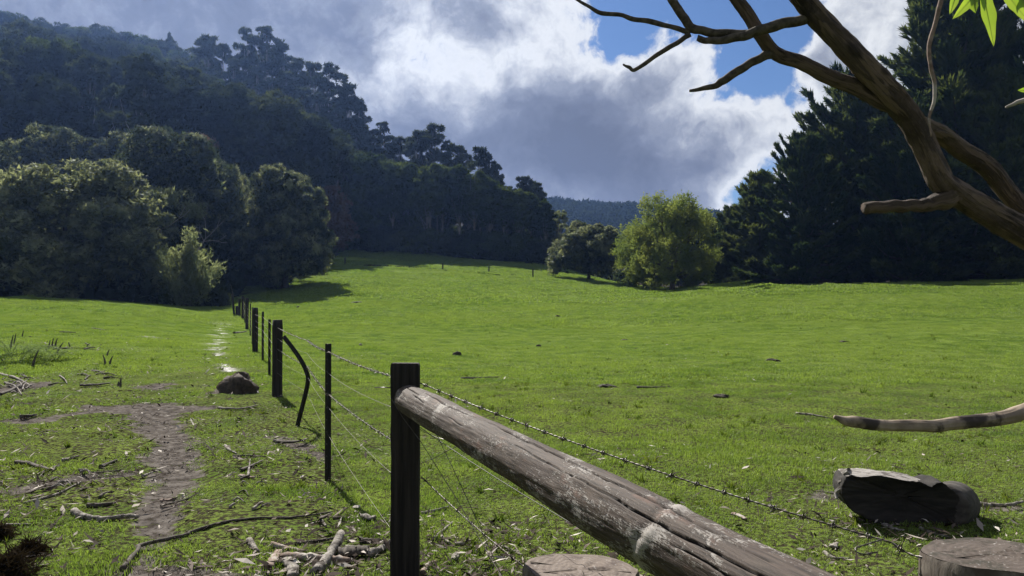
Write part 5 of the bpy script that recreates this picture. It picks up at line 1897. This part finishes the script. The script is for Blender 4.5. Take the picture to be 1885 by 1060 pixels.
zt = np.linspace(0, 1, 10)
mesh_obj('trunk', *tube(np.column_stack([-0.05 * zt, 0.02 * np.sin(3 * zt), -0.2 + 1.75 * zt]), 0.15 * (1 - 0.25 * zt) * (1 + 0.5 * np.exp(-zt * 9)), 18, 0.04, 1), M['gumbark'], tree, True)
lm = limb('main_limb', ((2290, 640, 2.72, 165), (2150, 560, 2.70, 130), (2010, 495, 2.66, 106), (1885, 425, 2.62, 92), (1800, 382, 2.60, 84), (1742, 340, 2.58, 84), (1716, 288, 2.56, 80), (1682, 226, 2.54, 80), (1640, 172, 2.52, 84),
                        (1592, 120, 2.50, 80), (1540, 60, 2.48, 74), (1480, -5, 2.46, 68), (1420, -70, 2.44, 58), (1340, -170, 2.42, 40), (1280, -260, 2.4, 16)), seed=2, seg=20, n=150, fat=0.55, rough=0.0)
limb('second_limb', ((2290, 560, 2.76, 130), (2100, 490, 2.78, 90), (1960, 440, 2.80, 68), (1885, 385, 2.80, 62), (1825, 316, 2.78, 60), (1762, 266, 2.72, 58), (1705, 232, 2.62, 56), (1660, 196, 2.54, 40)), seed=3, seg=14, n=90, fat=0.55, rough=0.0)
bc = limb('branch', ((1655, 200, 2.53, 40), (1600, 172, 2.54, 46), (1540, 143, 2.55, 46), (1475, 114, 2.56, 42), (1425, 92, 2.57, 40), (1402, 60, 2.57, 38), (1376, 22, 2.57, 38), (1345, -25, 2.57, 34), (1310, -80, 2.56, 20)), seed=4, seg=14, n=90, fat=0.62, rough=0.0)
limb('twig', ((1425, 93, 2.57, 26), (1400, 106, 2.58, 18), (1370, 122, 2.59, 17), (1335, 146, 2.60, 17), (1312, 158, 2.61, 12), (1270, 166, 2.62, 6)), 'stick_dark', seed=5, parent=tree, rough=0.12, n=40)
limb('branch', ((1500, 28, 2.47, 26), (1470, 36, 2.48, 22), (1420, 47, 2.50, 22), (1378, 62, 2.52, 20), (1340, 70, 2.54, 17), (1305, 73, 2.56, 14), (1285, 68, 2.57, 13)), 'stick_dark', seed=6, rough=0.1, n=50)
limb('branch', ((1390, 58, 2.51, 14), (1345, 60, 2.55, 18), (1300, 56, 2.57, 18), (1272, 46, 2.58, 19), (1255, 22, 2.58, 18), (1235, -10, 2.58, 18), (1210, -50, 2.58, 12)), 'stick_dark', seed=7, rough=0.1, n=50)
limb('twig', ((1272, 58, 2.58, 12), (1240, 48, 2.59, 10), (1205, 39, 2.60, 11), (1165, 32, 2.61, 10), (1140, 24, 2.62, 9), (1110, 22, 2.63, 9), (1085, 10, 2.64, 7), (1060, -6, 2.66, 6)), 'stick_dark', seed=8, rough=0.12, n=50)
limb('twig', ((1272, 60, 2.58, 12), (1252, 74, 2.59, 10), (1225, 90, 2.60, 10), (1195, 110, 2.61, 9), (1170, 127, 2.62, 8), (1158, 122, 2.62, 7), (1148, 117, 2.63, 4)), 'stick_dark', seed=9, rough=0.12, n=40)
limb('branch_stub', ((1755, 358, 2.58, 60), (1715, 374, 2.56, 34), (1690, 378, 2.55, 28), (1645, 379, 2.53, 27), (1593, 383, 2.51, 26)), seed=10, rough=0.10, n=40, fat=0.8)
limb('hanging_twig', ((1750, -60, 2.50, 10), (1735, 0, 2.48, 10), (1724, 45, 2.47, 9), (1713, 85, 2.46, 9), (1716, 120, 2.45, 8), (1723, 150, 2.45, 8), (1722, 185, 2.45, 7), (1713, 215, 2.45, 6), (1716, 250, 2.44, 3)), 'stick_brown', seed=11, n=60, rough=0.15, seg=8)
M['lowbranch'] = wood_mat('peeling_branch', (0.20, 0.155, 0.115), (0.34, 0.28, 0.215), (16, 16, 16), 0.75, 0.5, 0.004, (0.045, 0.035, 0.03), 7.0)
limb('low_branch', ((2290, 700, 2.72, 60), (2120, 700, 2.55, 46), (1990, 722, 2.45, 38), (1885, 757, 2.40, 34), (1810, 773, 2.38, 29), (1740, 781, 2.36, 28), (1690, 783, 2.35, 25), (1630, 782, 2.34, 25), (1580, 777, 2.33, 25), (1555, 773, 2.33, 20), (1534, 767, 2.33, 8)), 'lowbranch', seed=12, n=60, seg=12, fat=0.82)
limb('twig', ((1990, 130, 2.5, 14), (1930, 172, 2.5, 11), (1885, 184, 2.5, 10), (1855, 196, 2.5, 5)), 'palebark', seed=13, seg=7)
M['gumleaf'] = leaf_mat('fresh_gum_leaf', (0.16, 0.24, 0.03), (0.22, 0.29, 0.045), 0.6, (1.3, 1.35, 0.7), 20.0, 0.05)
limb('leafy_twig', ((2120, 150, 1.75, 14), (1980, 60, 1.72, 10), (1900, 5, 1.70, 8), (1850, -30, 1.70, 6), (1790, -40, 1.70, 4), (1740, -25, 1.70, 3)), 'palebark', seed=14, seg=7)


def leaf(pts, wpx, d, seed):
    """one leaf blade, folded along its midrib; pts run from stalk to tip"""
    g = np.random.default_rng(seed)
    P = spline([tuple(np.array(sp(a, b, d)) - T0) for a, b in pts], 12)
    T, N, B = frames(P)
    sd = unit(np.cross(T, np.array([0.35 * g.normal(), 1.0, 0.2])))
    nr = np.cross(T, sd)
    V, F = [], []
    for i in range(12):
        u = i / 11
        w_ = wpx / 2 * d / F_PX * (math.sin(math.pi * min(1, u * 0.98 + 0.02) ** 0.75)) ** 0.8
        w_ *= 1 + 0.06 * g.normal()
        V += [P[i] - sd[i] * w_ + nr[i] * w_ * 0.35, P[i], P[i] + sd[i] * w_ + nr[i] * w_ * 0.35]
    for i in range(11):
        F += [(3 * i, 3 * i + 1, 3 * i + 4, 3 * i + 3), (3 * i + 1, 3 * i + 2, 3 * i + 5, 3 * i + 4)]
    lf = mesh_obj('leaf', np.array(V), F, M['gumleaf'], tree, True)
    mesh_obj('midrib', *tube(P + nr * -0.0006, np.linspace(0.0009, 0.0003, 12), 4), M['fern'], lf, True)


for i, (pts, wpx) in enumerate((((( 1815, -22), (1820, 15), (1826, 45), (1833, 84)), 26), (((1760, -30), (1762, -10), (1757, 8), (1752, 24)), 16), (((1800, -35), (1794, -10), (1775, 14), (1757, 33)), 20),
                                (((1795, -40), (1796, -10), (1797, 8), (1800, 22)), 18), (((1850, -35), (1862, -10), (1880, 15), (1905, 45)), 40), (((1812, -30), (1812, -8), (1814, 6), (1816, 18)), 14), (((1925, 150), (1905, 160), (1890, 164), (1876, 165)), 14), (((1880, -30), (1885, 0), (1880, 8), (1872, 20)), 14))):
    leaf(pts, wpx, 1.70, i)
tag(tree, 'near gum tree with forked brown limb and bare twigs reaching in from the right', 'tree')


# ------------------------------------------------------------------ bark and leaf litter
def litter(n, seed):
    g = np.random.default_rng(seed)
    d = 3.0 + 26 * g.uniform(0, 1, n * 4) ** 1.7
    x = d * g.uniform(-0.72, 0.72, n * 4)
    y = d
    left = x < np.array([fence_x(v) for v in y])
    dens = np.where(left, np.where(y < 13, 0.85, 0.80), np.where(y < 5.6, 0.50, np.where(y < 8, 0.14, 0.05)))
    cl = vnoise(x, y, 0.9, 11) * 0.6 + vnoise(x, y, 2.6, 12) * 0.6
    dens = dens * np.clip((cl - 0.40) * 3.4, 0.05, 1.8)
    # heaps: round the log, the post, the left edge
    for hx, hy, hr, amt in ((-1.2, 4.5, 0.7, 1.0), (2.6, 5.6, 0.8, 0.5), (-0.3, 4.2, 0.8, 0.6), (-8.9, 14.0, 1.6, 1.0), (-5.8, 10.5, 1.5, 0.3), (-2.2, 8.4, 0.8, 0.7), (-4.6, 7.2, 1.2, 0.4)):
        dens += amt * np.exp(-((x - hx) ** 2 + (y - hy) ** 2) / hr ** 2)
    k = g.uniform(0, 1, len(x)) < dens
    x, y = x[k][:n], y[k][:n]
    m = len(x)
    z = ground_z(x, y) + g.uniform(0.008, 0.045, m)
    L = np.exp(g.normal(math.log(0.035), 0.6, m)).clip(0.012, 0.15)
    W = L * g.uniform(0.07, 0.34, m)
    W = W.clip(0.004, 0.035)
    a = g.uniform(0, 6.28, m)
    tilt = g.normal(size=m) * 0.30
    D = np.column_stack([np.cos(a), np.sin(a), np.sin(tilt)])
    S = np.column_stack([-np.sin(a), np.cos(a), g.normal(size=m) * 0.35])
    C = np.column_stack([x, y, z])
    curl = (g.uniform(-0.1, 0.5, m) * W)[:, None] * np.array([0, 0, 1.0])
    L, W = L[:, None], W[:, None]
    V = np.stack([C - D * L / 2, C - S * W / 2 + curl, C + S * W / 2 + curl, C + D * L / 2 + np.array([0, 0, 0.1]) * L], axis=1)
    V2 = np.stack([V[:, 0], V[:, 1], V[:, 2], V[:, 1], V[:, 3], V[:, 2]], axis=1).reshape(-1, 3)
    me = soup('leaf_litter', [V2], M['litter'])
    tone = np.repeat(np.clip(g.beta(0.8, 1.15, m), 0, 1), 6)
    at_ = me.attributes.new('tone', 'FLOAT', 'POINT')
    at_.data.foreach_set('value', tone.astype(np.float32))
    o = link(bpy.data.objects.new('leaf_litter', me))
    tag(o, 'scattered bark chips, twigs and dead gum leaves on the grass', 'litter', kind='stuff')
    return m


litter(34000, 3)

# ------------------------------------------------------------------ grass: turf patches set over the paddock
def patch_mesh(name, size, n, hgt, wid, seed, bend=0.8):
    g = np.random.default_rng(seed)
    xy = g.uniform(-size / 2, size / 2, (n, 2)) * 1.15
    cl = vnoise(xy[:, 0] + 9, xy[:, 1] + 3, 9.0 / size, seed)
    h = hgt * g.uniform(0.45, 1.25, n) * (0.55 + 0.8 * cl)
    a = g.uniform(0, 6.28, n)
    ln = g.uniform(0.1, 1.0, n) * bend
    D = np.column_stack([np.cos(a) * ln, np.sin(a) * ln, np.ones(n)])
    S = np.column_stack([-np.sin(a + g.normal(size=n) * 0.8), np.cos(a), np.zeros(n)])
    B = np.column_stack([xy, np.full(n, -0.008)])
    w_ = (wid * g.uniform(0.7, 1.3, n))[:, None]
    Mi = B + D * h[:, None] * 0.55
    Ti = B + D * h[:, None] * np.array([1, 1, 0.9]) + np.column_stack([np.cos(a), np.sin(a), np.zeros(n)]) * (h * ln * 0.5)[:, None]
    V = np.stack([B - S * w_ / 2, B + S * w_ / 2, Mi + S * w_ * 0.4, B - S * w_ / 2, Mi + S * w_ * 0.4, Mi - S * w_ * 0.4, Mi - S * w_ * 0.4, Mi + S * w_ * 0.4, Ti], axis=1).reshape(-1, 3)
    return soup(name, [V], M['grass'])


GRASS_SETS = ((0.30, 330, 0.034, 0.0040), (0.30, 300, 0.026, 0.0045), (0.9, 1150, 0.034, 0.009), (2.6, 2600, 0.060, 0.024), (6.0, 4200, 0.09, 0.06))
turf = []
for i, (s_, n_, h_, w_) in enumerate(GRASS_SETS):
    turf.append(bpy.data.objects.new('turf_patch', patch_mesh('turf_patch', s_, n_, h_, w_, 100 + i)))
pts, rots, scl, idx = [], [], [], []
g = np.random.default_rng(99)


def lay(i, y0, y1, step, xr=0.70, sz=1.0):
    ys = np.arange(y0, y1, step)
    for y in ys:
        xm = xr * y + 1.5
        xs = np.arange(-xm, xm, step)
        x = xs + g.uniform(-0.5, 0.5, len(xs)) * step
        yy = y + g.uniform(-0.5, 0.5, len(xs)) * step
        dmk, _w = dirt_mask(x, yy, (0, 0, 0.34, 0.5, 0)[i])
        fm = forest_mask(x, yy)
        bare = vnoise(x, yy, 1.1, 21) * 0.6 + vnoise(x, yy, 3.7, 22) * 0.5
        left = x < fence_x(yy)
        thin = np.where(left & (yy < 16), np.clip((bare - 0.46) * 3.6, 0.08, 1.0), np.clip((bare - 0.1) * 3, 0.5, 1.0))
        keep = (dmk < 0.12 + 0.55 * g.uniform(0, 1, len(x))) & (fm < 0.5) & (g.uniform(0, 1, len(x)) < np.where(left & (yy < 16), thin + 0.06, 1.0))
        x, yy, thin = x[keep], yy[keep], thin[keep]
        if not len(x):
            continue
        z = ground_z(x, yy)
        e = 0.3
        sx = (ground_z(x + e, yy) - ground_z(x - e, yy)) / (2 * e)
        sy = (ground_z(x, yy + e) - ground_z(x, yy - e)) / (2 * e)
        pts.append(np.column_stack([x, yy, z]))
        yaw = g.uniform(-math.pi, math.pi, len(x))
        cy_, sy_ = np.cos(yaw), np.sin(yaw)
        rots.append(np.column_stack([np.arctan(-sy_ * sx + cy_ * sy), -np.arctan(cy_ * sx + sy_ * sy), yaw]))
        k = g.uniform(0.85, 1.15, len(x)) * sz
        scl.append(np.column_stack([k, k, k * (0.55 + 0.55 * thin) * g.uniform(0.75, 1.25, len(x)) * (0.55 + 0.9 * vnoise(x, yy, 0.8, 41))]))
        ix = np.full(len(x), i)
        if i == 0:
            ix = g.integers(0, 2, len(x))
        idx.append(ix)


lay(0, 2.4, 9.0, 0.20)
lay(0, 9.0, 15.0, 0.27)
lay(2, 15.0, 41.0, 0.55)
lay(3, 41.0, 62.0, 1.45)
lay(4, 62.0, 126.0, 3.3)
pts, rots, scl, idx = np.concatenate(pts), np.concatenate(rots), np.concatenate(scl), np.concatenate(idx)
gm = bpy.data.meshes.new('grass')
gm.vertices.add(len(pts))
gm.vertices.foreach_set('co', pts.astype(np.float32).ravel())
for nm, arr in (('rot', rots), ('scl', scl)):
    a = gm.attributes.new(nm, 'FLOAT_VECTOR', 'POINT')
    a.data.foreach_set('vector', arr.astype(np.float32).ravel())
a = gm.attributes.new('idx', 'INT', 'POINT')
a.data.foreach_set('value', idx.astype(np.int32))
grass = link(bpy.data.objects.new('grass', gm))
tag(grass, 'short green paddock grass', 'grass', kind='stuff')
ng = bpy.data.node_groups.new('turf', 'GeometryNodeTree')
ng.interface.new_socket('Geometry', in_out='INPUT', socket_type='NodeSocketGeometry')
ng.interface.new_socket('Geometry', in_out='OUTPUT', socket_type='NodeSocketGeometry')
gi, go = ng.nodes.new('NodeGroupInput'), ng.nodes.new('NodeGroupOutput')
jn = ng.nodes.new('GeometryNodeJoinGeometry')
for o in reversed(turf):                      # joined last-first, so that index 0 is the first patch
    oi = ng.nodes.new('GeometryNodeObjectInfo')
    oi.inputs['Object'].default_value = o
    oi.inputs['As Instance'].default_value = True
    ng.links.new(oi.outputs['Geometry'], jn.inputs[0])
iop = ng.nodes.new('GeometryNodeInstanceOnPoints')
iop.inputs['Pick Instance'].default_value = True


def named(nm, typ):
    nd = ng.nodes.new('GeometryNodeInputNamedAttribute')
    nd.data_type = typ
    nd.inputs['Name'].default_value = nm
    return next(s for s in nd.outputs if s.enabled and s.name == 'Attribute')


ng.links.new(gi.outputs[0], iop.inputs['Points'])
ng.links.new(jn.outputs[0], iop.inputs['Instance'])
ng.links.new(named('idx', 'INT'), iop.inputs['Instance Index'])
ng.links.new(named('rot', 'FLOAT_VECTOR'), iop.inputs['Rotation'])
ng.links.new(named('scl', 'FLOAT_VECTOR'), iop.inputs['Scale'])
ng.links.new(iop.outputs[0], go.inputs[0])
md = grass.modifiers.new('turf', 'NODES')
md.node_group = ng

# coarser weed tufts in the turf
n = 2400
y = 4 + 62 * g.uniform(0, 1, n) ** 1.6
x = y * g.uniform(-0.72, 0.72, n)
dmk, _w = dirt_mask(x, y)
cl = vnoise(x, y, 0.45, 51) * 0.6 + vnoise(x, y, 1.7, 52) * 0.5
k = (cl > 0.52) & (dmk < 0.3) & (forest_mask(x, y) < 0.3)
x, y = x[k], y[k]
C = np.column_stack([x, y, ground_z(x, y)])
rep = 7
Cw = np.repeat(C, rep, 0) + g.normal(size=(len(C) * rep, 3)) * np.array([0.022, 0.022, 0.0])
sz = np.repeat(g.uniform(0.035, 0.075, len(C)), rep) * (1 + np.repeat(y, rep) / 60)
weeds = link(bpy.data.objects.new('pasture_weeds', soup('pasture_weeds', [tri_tufts(Cw, np.tile([0, 0, 0.8], (len(Cw), 1)), sz, sz * 0.22, 2, 0.55, g)], M['weed'])))
tag(weeds, 'darker weed tufts dotted through the paddock grass', 'weeds', kind='stuff')

# ------------------------------------------------------------------ the hazy air
if 0.00019 > 0:
    m = bpy.data.materials.new('haze_air')
    m.use_nodes = True
    t = NT(m.node_tree)
    t.n.clear()
    out = t.new('ShaderNodeOutputMaterial')
    pv = t.new('ShaderNodeVolumePrincipled')
    pv.inputs['Color'].default_value = (0.27, 0.46, 1.0, 1)
    pv.inputs['Density'].default_value = 0.00019
    pv.inputs['Anisotropy'].default_value = 0.65
    t.l.new(pv.outputs[0], out.inputs['Volume'])
    lo = float(GV[:, 2].min()) - 1.0
    hi = 125.0
    X, Y0, Y1 = 950.0, -80.0, 1550.0
    V = [(-X, Y0, lo), (X, Y0, lo), (X, Y1, lo), (-X, Y1, lo), (-X, Y0, hi), (X, Y0, hi), (X, Y1, hi), (-X, Y1, hi)]
    hz = mesh_obj('haze', V, [(0, 3, 2, 1), (4, 5, 6, 7), (0, 1, 5, 4), (1, 2, 6, 5), (2, 3, 7, 6), (3, 0, 4, 7)], m)
    tag(hz, 'thin bluish sunlit haze over the valley', 'haze', kind='stuff')
